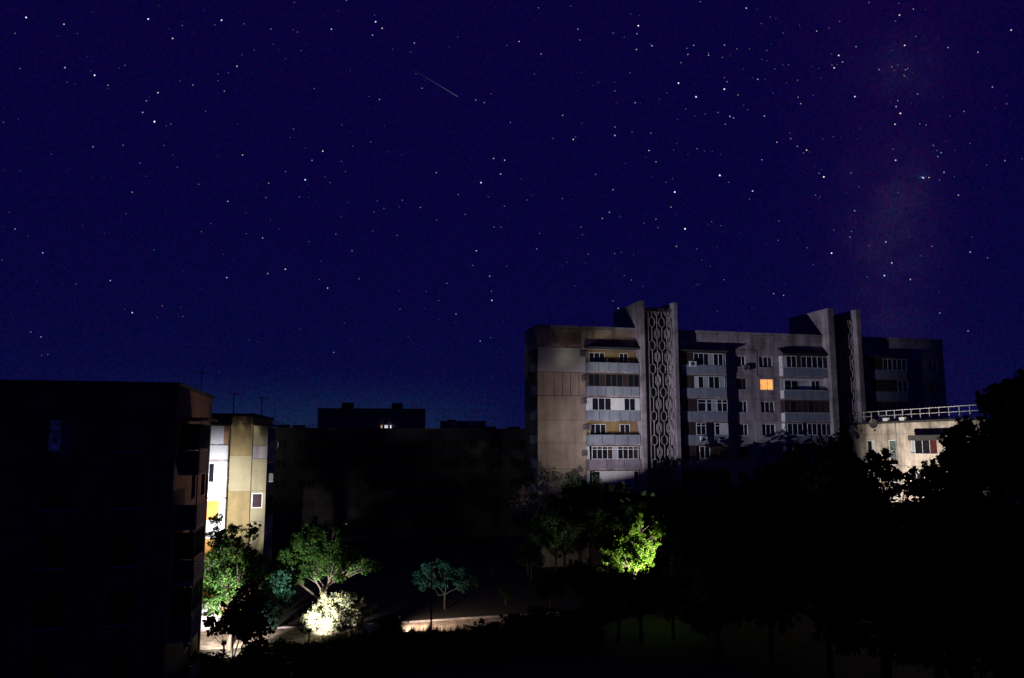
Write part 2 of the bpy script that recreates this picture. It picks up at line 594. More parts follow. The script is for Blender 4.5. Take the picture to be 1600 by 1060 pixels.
# ------------------------------------------------------------------ ground and path
g = obj('ground', MB().box(-4000, 4000, -200, 7000, -0.5, 0).mesh('ground', ground_m))
g['kind'] = 'structure'
pb = MB()
px_pts = [(-40, 52.2, 58.2), (-24, 54.6, 60.3), (-14, 56.8, 62), (-9, 57.6, 62.9), (-3.5, 58.6, 64.6), (4, 60.1, 66.6)]
for x, a, b in px_pts:
    pb.v += [(x, a, 0.004), (x, b, 0.004)]
for i in range(len(px_pts) - 1):
    pb.f.append((2 * i, 2 * i + 2, 2 * i + 3, 2 * i + 1))
pth = obj('path', pb.mesh('path', path_m))
pth['kind'] = 'structure'
kb = MB()
for i in range(len(px_pts) - 1):
    (x0, _, b0), (x1, _, b1) = px_pts[i], px_pts[i + 1]
    n = len(kb.v)
    kb.v += [(x0, b0, 0), (x1, b1, 0), (x1, b1 + .18, 0), (x0, b0 + .18, 0), (x0, b0, .13), (x1, b1, .13), (x1, b1 + .18, .13), (x0, b0 + .18, .13)]
    kb.f += [tuple(n + k for k in q) for q in ((0, 1, 5, 4), (4, 5, 6, 7), (2, 3, 7, 6), (1, 2, 6, 5), (3, 0, 4, 7))]
kerb = obj('kerb', kb.mesh('kerb', concrete))
kerb['kind'] = 'structure'

# ------------------------------------------------------------------ the nine-storey panel block on the right
RZ = RAD(14)
OR = (2.95, 90.0)


def U(px, v=0.0, py=640):
    return place(px, py, OR, RZ, v)[0]


def Z(py, px=960, v=0.0):
    return place(px, py, OR, RZ, v)[1]


blk = thing('apartment_block', 'tall pale panel apartment block with two lattice stair towers and one orange lit window', 'apartment building', (OR[0], OR[1], 0), RZ)
FR = Face(blk)
u = {k: U(k) for k in (840, 918, 1000, 1064, 1137, 1178, 1226, 1300, 1355, 1362, 1421, 1480)}
roofz = Z(507.5, 845)
ZP = [Z(567, 960, -1.0) - 2.8 * i for i in range(9)]              # parapet tops, top floor first
canz = ZP[0] + 1.72
wb = MB()
wb.box(0.02, u[1480], 0.30, 5.6, 0, roofz - 0.25)
wb.box(3.2, u[1480], 5.6, 12, 0, roofz - 0.25)
obj('wall', wb.mesh('wall', dark_wall), blk)
rb = MB()
rb.box(-0.05, u[1480] + .05, -0.06, 5.6, roofz - 0.25, roofz - 0.05)
rb.box(3.2, u[1480] + .05, 5.6, 12, roofz - 0.25, roofz - 0.05)
obj('roof', rb.mesh('roof', roofing), blk)

attic_m = mat('rusty_concrete', (0.30, 0.21, 0.175), streak=0.5, scale=0.9, var=0.55, bump=0.5)
# attic storey: panels with vent slits, above the balconies
segs = [(0.0, u[918]), (u[918], u[1000])] + [(u[1064] + (u[1300] - u[1064]) * i / 5, u[1064] + (u[1300] - u[1064]) * (i + 1) / 5) for i in range(5)] \
    + [(u[1355] + (u[1480] - u[1355]) * i / 3, u[1355] + (u[1480] - u[1355]) * (i + 1) / 3) for i in range(3)]
for i, (a, b) in enumerate(segs):
    mid = (a + b) / 2
    hs = []
    if i == 0:
        hs = []
    else:
        hs = [(mid - 1.1, mid - 0.96, canz + 0.35, canz + 1.0), (mid + 0.95, mid + 1.09, canz + 0.35, canz + 1.0)]
    z0 = ZP[0] + 1.62 if i == 0 else canz
    FR.panel(a, b, z0, roofz - 0.32, attic_m if i < 2 else concrete, hs, name='attic_panel')
    FR.put('coping', boxmesh('coping', b - a - 0.02, 0.5, 0.30, concrete), a + 0.01, -0.1, roofz - 0.3)
hx0, hz0 = place(866, 537, OR, RZ)
hx1, hz1 = place(908, 520, OR, RZ)
for i in range(3):                                               # three boarded hatches in the attic panel of the end wall
    a = hx0 + (hx1 - hx0) * i / 3
    FR.put('hatch', boxmesh('hatch', (hx1 - hx0) / 3 - 0.08, 0.05, hz1 - hz0, mat('hatch_board', (0.22, 0.15, 0.10), streak=0.3)), a + 0.04, -0.04, hz0)

# windowless end wall: storey-high panels, one clad in grey insulation
zrow = [ZP[0] + 1.62, ZP[1] + 1.62 + 0.02, ZP[2] + 1.70, ZP[3] + 1.70, ZP[4] + 1.85, ZP[5] + 1.70, ZP[6] + 1.65, ZP[7] + 1.65, 0.02]
for i in range(8):
    zb, zt = zrow[i + 1], zrow[i]
    if i == 0:
        FR.panel(0.0, u[918], zb, zt, grey_patch, y=-0.08, d=0.36)
        FR.put('ledge', boxmesh('ledge', u[918], 0.16, 0.07, galv), 0, -0.14, zt - 0.02)
    elif i == 1:
        cuts = [0] + [U(k) for k in (866, 879, 892, 905)] + [u[918]]
        for a, b in zip(cuts, cuts[1:]):
            FR.panel(a, b, zb, zt, beige, gap=0.038)
    else:
        FR.panel(0, u[918], zb, zt, beige, gap=0.022 if i % 2 else 0.014)
# narrow left side of the block, with flush loggia parapets
FL = Face(blk, 0, 5.6, RAD(-90))
for i in range(9):
    zt = ZP[i] + 1.6
    zb = max(zt - 2.8, 0.02)
    FL.panel(0, 5.56, zb, zt, dark_wall, [(2.9, 5.0, ZP[i], ZP[i] + 1.45)] if i < 8 else [], y=-0.02)
    if i < 8:
        window(FL, 2.9, 5.0, ZP[i], ZP[i] + 1.45, 3, y=0.12, sill=False)
        FL.put('parapet_panel', boxmesh('parapet_panel', 2.5, 0.06, 1.0, blue_sheet), 2.75, -0.09, ZP[i] - 1.02)
FL.panel(0, 5.56, ZP[0] + 1.6, roofz - 0.32, concrete, y=-0.02, name='attic_panel')

# ---- balcony stacks
def stack(px0, px1, w, specs, nh=4, pm=None, first=0, canopy='flat', sidem=None):
    x0, x1 = U(px0, -w), U(px1, -w)
    for i, sp in enumerate(specs):
        balcony(FR, x0, x1, ZP[first + i], w, dict(sp), nh=sp.get('nh', nh), pm=sp.get('pm', pm), sidem=sidem)
    # blank storeys below, lost behind the trees
    for i in range(first + len(specs), 8):
        balcony(FR, x0, x1, ZP[i], w, dict(kind='glazed', fm=dark_frame, glaz=((0, x1 - x0, 5),)), nh=nh, pm=dark_wall)
    zt = ZP[first] + 1.66
    cb = MB()
    if canopy == 'flat':
        cb.box(x0 - 0.15, x1 + 0.25, -w - 0.35, 0.26, zt, zt + 0.14)
    else:
        pts = [(-w - 0.35, zt - 0.05), (-w - 0.30, zt + 0.12), (-w * 0.6, zt + 0.62), (0.27, zt + 0.95), (0.27, zt + 0.85), (-w * 0.5, zt + 0.45)]
        n = len(cb.v)
        for x in (x0 - 0.1, x1 + 0.05):
            cb.v += [(x, y, z) for y, z in pts]
        k = len(pts)
        cb.f += [tuple(range(k - 1, -1, -1)), tuple(range(k, 2 * k))] + [(i, (i + 1) % k, k + (i + 1) % k, k + i) for i in range(k)]
    obj('canopy', cb.mesh('canopy', roofing), blk)
    return x0, x1


w1 = U(1000, -1) - U(920, -1)
q = w1 / 80.0
stack(920, 1000, 1.0, [
    dict(kind='open', back=yellow_wall, wins=((5 * q, 30 * q, 3), (53 * q, 67 * q, 2)), nh=5),
    dict(kind='glazed', fm=dark_frame, glaz=((0, w1, 9),), glass=[glass_m, glass_m, brown_and_shade, glass_m], nh=6),
    dict(kind='siding', glaz=((5 * q, 35 * q, 3), (55 * q, 73 * q, 2)), blank=((0, 5 * q, white_wall), (35 * q, 55 * q, white_wall), (73 * q, w1, white_wall)), nh=5),
    dict(kind='open', back=yellow_wall, wins=((5 * q, 30 * q, 3), (52 * q, 68 * q, 2)), nh=4),
    dict(kind='glazed', glaz=((4 * q, 76 * q, 9),), glass=[glass_m, glass_m, glass_m, brown_and_shade, blinds], nh=3, tier=0.78, pm=mat('plum_grey_sheet', (0.24, 0.21, 0.24), streak=0.2)),
    dict(kind='siding', glaz=((4 * q, 16 * q, 1), (68 * q, 76 * q, 1)), blank=((16 * q, 68 * q, white_wall),), nh=4),
])
w2 = U(1137, -0.8) - U(1066, -0.8)
q = w2 / 71.0
stack(1066, 1137, 0.8, [
    dict(kind='glazed', glaz=((20 * q, 67 * q, 6),), blank=((0, 20 * q, brown_and_shade),), nh=5, glass=[glass_m, glass_m, glass_m, blinds, glass_m, glass_m]),  # dark left infill on each storey stands in for the tower's shadow
    dict(kind='glazed', glaz=((26 * q, 68 * q, 5),), blank=((0, 20 * q, brown_and_shade), (20 * q, 26 * q, white_wall)), nh=5, glass=[glass_m, blinds, glass_m, glass_m, blinds]),
    dict(kind='glazed', glaz=((24 * q, 37 * q, 1), (38 * q, 71 * q, 4)), blank=((0, 20 * q, brown_and_shade), (20 * q, 24 * q, brown_and_shade)), nh=5, tier=0.72, glass=[glass_m, blinds, glass_m]),
    dict(kind='siding', glaz=((21 * q, 36 * q, 2), (50 * q, 58 * q, 1)), blank=((59 * q, 71 * q, white_wall), (0, 20 * q, brown_and_shade)), tier=0.75, nh=4),
    dict(kind='glazed', glaz=((25 * q, 41 * q, 2),), blank=((41 * q, 71 * q, brown_and_shade), (0, 20 * q, brown_and_shade)), nh=4, pm=mat('plum_grey_sheet', (0.24, 0.21, 0.24))),
])
w3 = U(1300, -0.8) - U(1226, -0.8)
q = w3 / 74.0
stack(1226, 1300, 0.8, [
    dict(kind='glazed', glaz=((6 * q, 22 * q, 2), (29 * q, 72 * q, 5)), blank=((0, 6 * q, white_wall), (22 * q, 29 * q, brown_and_shade)), nh=4, sidem=white_wall),
    dict(kind='open', back=white_wall, wins=((6 * q, 28 * q, 2), (48 * q, 62 * q, 2)), nh=5),
    dict(kind='glazed', fm=dark_frame, glaz=((0, w3, 8),), glass=[brown_and_shade, glass_m, brown_and_shade], nh=4, sidem=brown_and_shade),
    dict(kind='glazed', glaz=((3 * q, 27 * q, 3), (34 * q, 71 * q, 5)), nh=4),
    dict(kind='glazed', glaz=((10 * q, 30 * q, 2), (44 * q, 70 * q, 4)), nh=4),
], canopy='sloped', sidem=white_wall)
w4 = U(1421, -0.8) - U(1362, -0.8)
q = w4 / 59.0
stack(1362, 1421, 0.8, [
    dict(kind='glazed', glaz=((22 * q, 59 * q, 5),), blank=((0, 22 * q, brown_and_shade),), nh=4),
    dict(kind='glazed', glaz=((43 * q, 59 * q, 2),), blank=((0, 43 * q, brown_and_shade),), nh=4),
    dict(kind='glazed', fm=dark_frame, glaz=((0, w4, 6),), nh=4),
])

# ---- flat wall with windows between the stacks
cols = [(u[1137], u[1178], U(1151), U(1168), 3), (u[1178], u[1226], U(1189.5), U(1210.5), 3)]
cols2 = [(u[1421], (u[1421] + u[1480]) / 2, U(1432), U(1446), 2), ((u[1421] + u[1480]) / 2, u[1480], U(1456), U(1470), 2)]
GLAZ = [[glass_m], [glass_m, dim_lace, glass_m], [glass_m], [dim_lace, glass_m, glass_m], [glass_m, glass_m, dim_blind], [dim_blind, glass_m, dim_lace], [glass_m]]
for ci, (a, b, wa, wb_, n) in enumerate(cols + cols2):
    for i in range(9):
        zt = ZP[i] + 1.72
        zb = max(zt - 2.8, 0.02)
        z0, z1 = ZP[i] - 0.02, ZP[i] + 1.36
        m = concrete
        if ci == 1 and i == 3:
            m = grey_patch
        last = i == 8
        FR.panel(a, b, zb, zt, m, [] if last else [(wa, wb_, z0, z1)], y=-0.06 if m is grey_patch else 0.0, d=0.34 if m is grey_patch else 0.28)
        if not last:
            lit = ci == 1 and i == 1
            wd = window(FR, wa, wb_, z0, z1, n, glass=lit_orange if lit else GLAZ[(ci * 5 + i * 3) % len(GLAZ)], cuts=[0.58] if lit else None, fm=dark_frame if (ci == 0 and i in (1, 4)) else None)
            if lit:
                wd['label'] = 'window lit warm orange from inside'
# wall behind the stacks
for a, b in ((u[918], u[1000]), (u[1064], u[1137]), (u[1226], u[1300]), (u[1355], u[1421])):
    for i in range(8):
        zt = ZP[i] + 1.72
        FR.panel(a, b, zt - 2.8, zt, concrete)

# ---- stair towers with openwork concrete screens
def lattice_mesh(wd, ht):
    b = MB()

    def P(x, z):
        return (x * wd, 0, z * ht)
    A, B = (0.13, 0.53, 0.93), (0.33, 0.73)
    t = 0.064
    for c in A:
        h = 0.105
        b.bar(P(c, 0), P(c, 0.30), t)
        for s in (-1, 1):
            pts = [(c, 0.30), (c + s * h, 0.40), (c + s * h, 0.66), (c, 0.76)]
            for p, q_ in zip(pts, pts[1:]):
                b.bar(P(*p), P(*q_), t)
        b.bar(P(c, 0.76), P(c, 1.0), t)
    t = 0.062
    for c in B:
        for s in (-1, 1):
            for h, z0, z1, zt_ in ((0.095, -0.20, 0.26, 0.1), (0.045, -0.12, 0.18, 0.07)):
                for off in (0, 1):                                 # the links wrap from one storey's panel to the next
                    pts = [(c, z0 + off - 0.02), (c + s * h, z0 + zt_ + off), (c + s * h, z1 - zt_ + off), (c, z1 + 0.02 + off)]
                    for p, q_ in zip(pts, pts[1:]):
                        (pa, za), (pb_, zb) = p, q_
                        lo, hi = max(za, 0.0), min(zb, 1.0)
                        if hi - lo < 1e-4:
                            continue
                        f = lambda z: pa + (pb_ - pa) * (z - za) / (zb - za)
                        b.bar(P(f(lo), lo), P(f(hi), hi), t)
        b.bar(P(c, 0.28), P(c, 0.78), t)
        b.bar(P(c - 0.095, 0.53), P(c + 0.095, 0.53), t)
    return b.mesh('lattice_panel', mat('screen_concrete', (0.37, 0.34, 0.34), streak=0.3, scale=1.5))


def tower(pl0, pl1, pr0, pr1, ytop, ysill, ps0, ps1, ys=-1.1):
    xl0, xl1, xr0, xr1 = (U(k, -1.4) for k in (pl0, pl1, pr0, pr1))
    ztop = Z(ytop, pl0, -1.4)
    zs = Z(ysill, pl0, -0.6)
    b = MB().box(xl1 - 0.02, xr0 + 0.02, 0.9, 7.0, 0, zs + 0.55)
    tw = FR.put('stair_tower', b.mesh('stair_tower', plain_dark), 0, 0, 0)
    for (a, c) in ((xl0, xl1), (xr0, xr1)):
        z = 0.0
        k = 0
        edges = [0.02] + [ZP[7 - j] - 1.2 for j in range(8)] + [ZP[0] + 1.6, ztop]
        for z0, z1 in zip(edges, edges[1:]):
            obj('pilaster_panel', boxmesh('pilaster_panel', c - a, 8.4, z1 - z0 - 0.02, concrete), tw, (a, -1.4, z0))
    sx0, sx1 = U(ps0, ys), U(ps1, ys)
    obj('lintel', boxmesh('lintel', xr0 - xl1 - 0.01, 1.2, 0.55, dark_wall), tw, (xl1 + 0.005, -0.35, zs))
    hh = 2.8
    z = zs - hh
    key = ('lat', round(sx1 - sx0, 2))
    if key not in CACHE:
        CACHE[key] = lattice_mesh(sx1 - sx0, hh)
    while z > 0:
        obj('lattice_panel', CACHE[key], tw, (sx0, ys, z))
        z -= hh
    obj('screen_post', boxmesh('screen_post', 0.1, 0.12, zs, concrete), tw, (sx0 - 0.1, ys - 0.06, 0.0))
    obj('screen_post', boxmesh('screen_post', 0.1, 0.12, zs, concrete), tw, (sx1, ys - 0.06, 0.0))
    return tw


tower(1003, 1010, 1056.5, 1062.5, 470, 487, 1016.5, 1055.5)
tower(1301.5, 1310.5, 1346, 1353, 482, 500, 1318, 1345, -0.65)


# ------------------------------------------------------------------ air conditioners, dishes and the like
def aircon(label, loc, rz, m=None, group='air conditioners on the apartment walls'):
    t = thing('air_conditioner', label, 'air conditioner', loc, rz, group)
    obj('casing', boxmesh('casing', 0.85, 0.32, 0.6, m or mat('aircon_casing', (0.14, 0.13, 0.13), var=0.2)), t, (-0.425, -0.42, 0))
    b = MB()
    n = 14
    ring = [(0.22 * math.cos(2 * math.pi * k / n) - 0.1, 0.22 * math.sin(2 * math.pi * k / n) + 0.3) for k in range(n)]
    b.prism(ring, -0.45, -0.422)
    obj('fan_grille', b.mesh('fan_grille', dark_steel), t)
    bb = MB().box(-0.35, -0.31, -0.4, 0, -0.05, -0.002).box(0.31, 0.35, -0.4, 0, -0.05, -0.002)
    obj('bracket', bb.mesh('bracket', steel), t)
    return t


def onblk(px, py, v):
    x, z = place(px, py, OR, RZ, v)
    c, s = math.cos(RZ), math.sin(RZ)
    return (OR[0] + x * c - v * s, OR[1] + x * s + v * c, z)


ORDS = ['top storey', 'second storey from the top', 'third storey from the top', 'fourth storey from the top', 'fifth storey from the top']
for i, (px, py) in enumerate(((912, 558), (914, 596), (914, 632), (917, 672), (915, 713))):
    aircon('air conditioner on the beige end wall left of the ' + ORDS[i] + ' balcony', onblk(px, py, -0.09 if i == 0 else -0.005), RZ)
aircon('air conditioner under the top window right of the middle balcony stack', onblk(1164, 579, -0.005), RZ)
aircon('air conditioner hung on the parapet of the balcony with a white sheet', onblk(1098, 690, -0.88), RZ, white_wall)
aircon('pale air conditioner in tower shadow left of the top glazed balcony, middle stack', onblk(1081, 573, -0.88), RZ, white_wall)
aircon('air conditioner on the wall right of the grey insulated window', onblk(1227, 679, -0.01), RZ)


def dish(label, loc, rz, r=0.4, m=None, cat='satellite dish'):
    t = thing('satellite_dish', label, cat, loc, rz, 'satellite dishes on walls and roofs')
    b = MB()
    n, k = 16, 4
    for j in range(k + 1):
        rr = r * j / k
        for i in range(n):
            w = 2 * math.pi * i / n
            y = -0.38 + 0.28 * r * (1 - (j / k) ** 2)
            b.v.append((rr * math.cos(w), y - 0.1, rr * math.sin(w) + 0.1))
    for j in range(k):
        for i in range(n):
            i2 = (i + 1) % n
            b.f.append((j * n + i, j * n + i2, (j + 1) * n + i2, (j + 1) * n + i))
    obj('reflector', b.mesh('reflector', m or steel), t)
    a = MB().bar((0, 0, 0), (0, -0.36, 0.08), 0.03).bar((0, -0.42, -r * 0.8), (0, -0.9, 0.0), 0.015).box(-0.03, 0.03, -0.95, -0.87, -0.03, 0.05)
    obj('arm', a.mesh('arm', dark_steel), t)
    return t


dish('small dark satellite dish beside the curved canopy of the right balcony stack', onblk(1222, 561, 0), RZ, 0.33, dark_steel)
# wire basket of an antenna beside the open white balcony
t = thing('drying_rack', 'dark wire drying rack sticking out beside the open white balcony', 'drying rack', onblk(1222, 604, 0), RZ)
b = MB()
for k in range(6):
    b.bar((0, -0.2 - 0.17 * k, 0), (0.95, -0.2 - 0.17 * k, 0), 0.012)
b.bar((0.05, 0, 0), (0.05, -1.1, 0.05), 0.018).bar((0.9, 0, 0), (0.9, -1.1, 0.05), 0.018).bar((0.05, 0, -0.45), (0.05, -1.05, 0.03), 0.015).bar((0.9, 0, -0.45), (0.9, -1.05, 0.03), 0.015)
obj('rack_frame', b.mesh('rack_frame', dark_steel), t)
# gas pipe run on the wall
t = thing('gas_pipe', 'thin dark pipe bent round the top windows of the pale wall', 'pipe', (OR[0], OR[1], 0), RZ)
p = [place(px, py, OR, RZ, -0.05) for px, py in ((1150, 547), (1181.5, 547.5), (1182.5, 588))]
b = MB()
for (x0, z0), (x1, z1) in zip(p, p[1:]):
    b.bar((x0, -0.06, z0), (x1, -0.06, z1), 0.03)
obj('tube', b.mesh('tube', dark_steel), t)

# ------------------------------------------------------------------ near dark block on the left
O1 = (-17.1, 40.0)
R1 = RAD(13)
b1 = thing('apartment_block', 'near unlit apartment block filling the left edge, its front in darkness', 'apartment building', (O1[0], O1[1], 0), R1)
F1 = Face(b1)
S1 = Face(b1, 0, 0, RAD(90))
z1r = place(277, 598, O1, R1)[1]
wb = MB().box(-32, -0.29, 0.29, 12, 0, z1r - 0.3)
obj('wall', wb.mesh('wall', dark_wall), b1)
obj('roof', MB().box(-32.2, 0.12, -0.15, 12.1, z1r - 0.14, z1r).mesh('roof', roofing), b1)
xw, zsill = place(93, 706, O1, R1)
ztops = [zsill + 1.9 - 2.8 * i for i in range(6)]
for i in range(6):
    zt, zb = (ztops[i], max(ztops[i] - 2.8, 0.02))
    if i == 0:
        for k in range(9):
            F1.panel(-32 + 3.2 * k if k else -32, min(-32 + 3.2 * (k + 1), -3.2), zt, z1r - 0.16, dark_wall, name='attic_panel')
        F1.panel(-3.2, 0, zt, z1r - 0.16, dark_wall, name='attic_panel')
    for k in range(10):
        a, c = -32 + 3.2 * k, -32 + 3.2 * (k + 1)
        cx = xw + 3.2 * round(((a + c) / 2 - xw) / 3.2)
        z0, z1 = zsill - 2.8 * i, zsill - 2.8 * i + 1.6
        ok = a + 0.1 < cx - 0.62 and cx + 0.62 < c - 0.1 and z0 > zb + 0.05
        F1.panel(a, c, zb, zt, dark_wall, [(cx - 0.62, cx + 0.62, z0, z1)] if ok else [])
        if ok:
            lit = i == 0 and abs(cx - xw) < 0.1
            wd = window(F1, cx - 0.62, cx + 0.62, z0, z1, 2, fm=dark_frame, glass=[lit_blue, lit_blue_dim] if lit else None)
            if lit:
                wd['label'] = 'window with a faint blue glow behind its curtains'
# lit narrow side with its balcony stack
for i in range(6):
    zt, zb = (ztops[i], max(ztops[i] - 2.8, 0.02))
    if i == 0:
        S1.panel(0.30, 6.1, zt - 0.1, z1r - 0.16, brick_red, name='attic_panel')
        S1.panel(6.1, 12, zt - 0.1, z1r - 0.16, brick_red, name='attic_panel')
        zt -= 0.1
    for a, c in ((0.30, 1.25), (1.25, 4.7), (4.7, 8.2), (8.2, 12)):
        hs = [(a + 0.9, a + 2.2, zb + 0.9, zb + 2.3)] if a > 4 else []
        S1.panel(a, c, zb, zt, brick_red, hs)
        if hs:
            window(S1, hs[0][0], hs[0][1], hs[0][2], hs[0][3], 2, fm=dark_frame)
slatm = mat('balcony_slat', (0.20, 0.17, 0.19), var=0.2)
for i in range(5):
    zp = zsill + 0.05 - 2.8 * i
    w = 1.0
    a, c = 1.3, 4.6
    bal = S1.put('balcony', MB().box(0, c - a, -w, 0, -0.16, 0).mesh('balcony', concrete), a, 0, zp - 1.15)
    for k in range(7):
        obj('slat', boxmesh('slat', c - a, 0.03, 0.11, slatm), bal, (0, -w - 0.02, 0.03 + k * 0.16))
    for sx in (0.0, c - a - 0.06):
        obj('post', boxmesh('post', 0.06, 0.06, 2.55, dark_steel), bal, (sx, -w + 0.02, 0))
    obj('side_panel', boxmesh('side_panel', 0.04, w - 0.1, 1.1, dark_wall), bal, (0.01, -w + 0.09, 0.02))
    if i in (0, 2, 3):
        window(S1, a + 0.07, c - 0.07, zp + 0.03, zp + 1.4, 4, y=-w + 0.03, fm=dark_frame, sill=False, parent=bal, px=a, pz=zp - 1.15)
        obj('side_glazing', boxmesh('side_glazing', 0.04, w - 0.1, 1.35, brown_and_shade), bal, (0.012, -w + 0.09, 1.16))
obj('canopy', MB().box(-0.2 + 0.26, 1.35, 1.1, 4.8, zsill + 1.62, zsill + 1.74).mesh('canopy', roofing), b1)

# ------------------------------------------------------------------ lit ochre block behind it
O2 = (-20.1, 61.0)
R2 = RAD(10)
b2 = thing('apartment_block', 'ochre panel block with a glaring white balcony stack, lamplit, behind the left trees', 'apartment building', (O2[0], O2[1], 0), R2)
F2 = Face(b2)
S2 = Face(b2, 0, 0, RAD(90))
P2 = lambda px, py, v=0.0: place(px, py, O2, R2, v)
z2r = P2(390, 646)[1]
obj('wall', MB().box(-14, -0.29, 0.29, 12, 0, z2r - 0.2).mesh('wall', dark_wall), b2)
obj('roof', MB().box(-14.1, 0.1, -0.08, 12.1, z2r - 0.2, z2r - 0.02).mesh('roof', roofing), b2)
xs = P2(357.5, 720)[0]
seam = [P2(380, y)[1] for y in (662, 712, 768, 824, 880, 936)] + [0.02]
F2.panel(xs, 0, seam[0], z2r - 0.22, ochre, name='attic_panel')
F2.panel(-6, xs, seam[0], z2r - 0.22, ochre, name='attic_panel')
F2.panel(-14, -6, seam[0], z2r - 0.22, ochre, name='attic_panel')
for i in range(6):
    zt, zb = seam[i], max(seam[i + 1], 0.02)
    F2.panel(xs, 0, zb, zt, (ochre, ochre_light, ochre, ochre, ochre_light, ochre)[i], gap=0.008)
    F2.panel(-6, xs, zb, zt, white_wall)
    F2.panel(-14, -6, zb, zt, ochre)
# white balcony stack
xb = P2(318, 700, -0.6)[0]
zp2 = P2(345, 696, -0.6)[1]
wW = xs - xb
for i in range(5):
    zp = zp2 - 2.8 * i
    if i == 0:
        sp = dict(kind='glazed', glaz=((wW * 0.05, wW * 0.80, 3),), blank=((wW * 0.80, wW, mat('wood_board', (0.42, 0.24, 0.14), streak=0.3)),), glass=[blinds, lace, lace])
    elif i == 1:
        x0 = P2(326, 730, -0.6)[0] - xb
        x1 = P2(335.5, 730, -0.6)[0] - xb
        sp = dict(kind='siding', glaz=((max(x0, 0.02), x1, 1),), blank=((x1, wW, white_wall),), fascia=True)
    else:
        x1 = P2(342, 790, -0.6)[0] - xb
        sp = dict(kind='siding', glaz=((0.3, 0.4, 1),), blank=((0.42, x1, orange_board), (x1, wW, white_wall)), fascia=True)
    balcony(F2, xb, xs, zp, 0.6, sp, nh=1, pm=white_wall, sidem=white_wall, top=1.6)
    if i > 0:
        pass
obj('canopy', MB().box(xb - 0.1, xs + 0.12, -0.95, 0.0, zp2 + 1.62, zp2 + 1.76).mesh('canopy', roofing), b2)
# balcony stack on the right-hand side, seen almost end on
yR = 0.10
wR = P2(416.5, 740, yR)[0]
Zs = lambda py: P2(405, py, yR)[1]
rows = [(665, 697, ochre_light), (697, 717, concrete), (717, 767, ochre_light), (767, 815, ochre_light), (815, 872, ochre_light), (872, 930, ochre_light)]
for i, (ya, yb, m) in enumerate(rows):
    za, zb = Zs(ya), max(Zs(yb), 0.02)
    hs = []
    if i == 3:
        hs = [(0.1, P2(410, 780, yR)[0], Zs(794), Zs(771))]
    F2.panel(0.02, wR, zb, za, m, hs, y=yR, d=0.1, name='end_panel', gap=0.012)
    if hs:
        window(F2, *hs[0], 1, y=yR + 0.02, fm=white_pvc, glass=brown_and_shade, sill=False)
SS2 = Face(b2, wR, yR + 0.1, RAD(90))
for i in range(5):
    zp = Zs(697) - 2.8 * i
    if zp < 1.2:
        break
    bal = SS2.put('balcony', MB().box(0, 5.0, 0.0, wR - 0.02, -0.16, 0).mesh('balcony', concrete), 0, 0, zp - 1.0)
    for k in range(4):
        obj('parapet_panel', boxmesh('parapet_panel', 1.22, 0.05, 0.98, concrete if i % 2 == 0 else ochre_light), bal, (0.02 + k * 1.245, 0.0, 0.0))
    window(SS2, 0.05, 4.95, zp, zp + 1.5, 6, y=0.02, fm=white_pvc if i != 2 else dark_frame, sill=False, parent=bal, px=0, pz=zp - 1.0)
obj('canopy', MB().box(0.0, wR + 0.25, yR - 0.15, yR + 5.3, Zs(665), Zs(665) + 0.12).mesh('canopy', roofing), b2)
for i in range(6):
    S2.panel(5.8, 12, max(seam[i + 1], 0.02), seam[i], ochre)
S2.panel(0.3, 12, seam[0], z2r - 0.22, ochre, name='attic_panel')


def onb2(px, py, u_):
    y, z = place_side(px, py, O2, R2, u_)
    c, s = math.cos(R2), math.sin(R2)
    return (O2[0] + u_ * c - y * s, O2[1] + u_ * s + y * c, z)


aircon('air conditioner on the right edge of the ochre block, lower than the dish', onb2(419, 752, wR + 0.06), R2 + RAD(90))
dish('pale round satellite dish on the right edge of the ochre block', onb2(423, 697, wR + 0.06), R2 + RAD(90) - 0.9, 0.42)

# ------------------------------------------------------------------ long dark row across the middle distance
O3 = (-17.0, 115.0)
R3 = RAD(13)
row_wall = mat('unlit_row_facade', (0.045, 0.038, 0.04), var=0.25, streak=0.3, scale=0.6)  # colour darkened so stray lamp light leaves the row black
row_glass = mat('dull_glass', (0.012, 0.012, 0.015), rough=0.6, spec=0.15)  # rough and dull, to keep lamp glints off the row's panes
b3 = thing('apartment_block', 'long dark five-storey block across the middle, roof low against the glow', 'apartment building', (O3[0], O3[1], 0), R3)
F3 = Face(b3)
x3a, z3r = place(424, 668.5, O3, R3)
x3b = place(830, 672, O3, R3)[0]
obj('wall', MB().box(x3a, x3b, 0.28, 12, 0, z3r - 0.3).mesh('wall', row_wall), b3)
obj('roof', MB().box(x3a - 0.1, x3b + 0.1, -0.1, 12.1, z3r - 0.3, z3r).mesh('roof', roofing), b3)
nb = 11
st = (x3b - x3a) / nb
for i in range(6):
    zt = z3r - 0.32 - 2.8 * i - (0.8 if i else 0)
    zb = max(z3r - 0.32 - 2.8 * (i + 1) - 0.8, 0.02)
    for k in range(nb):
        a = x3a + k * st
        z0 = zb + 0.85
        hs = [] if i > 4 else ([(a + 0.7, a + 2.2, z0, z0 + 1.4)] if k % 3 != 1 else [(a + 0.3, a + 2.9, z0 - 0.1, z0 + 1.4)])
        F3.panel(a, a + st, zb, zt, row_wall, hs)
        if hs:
            window(F3, *hs[0], 2 if k % 3 != 1 else 4, fm=dark_frame, sill=False, glass=row_glass)
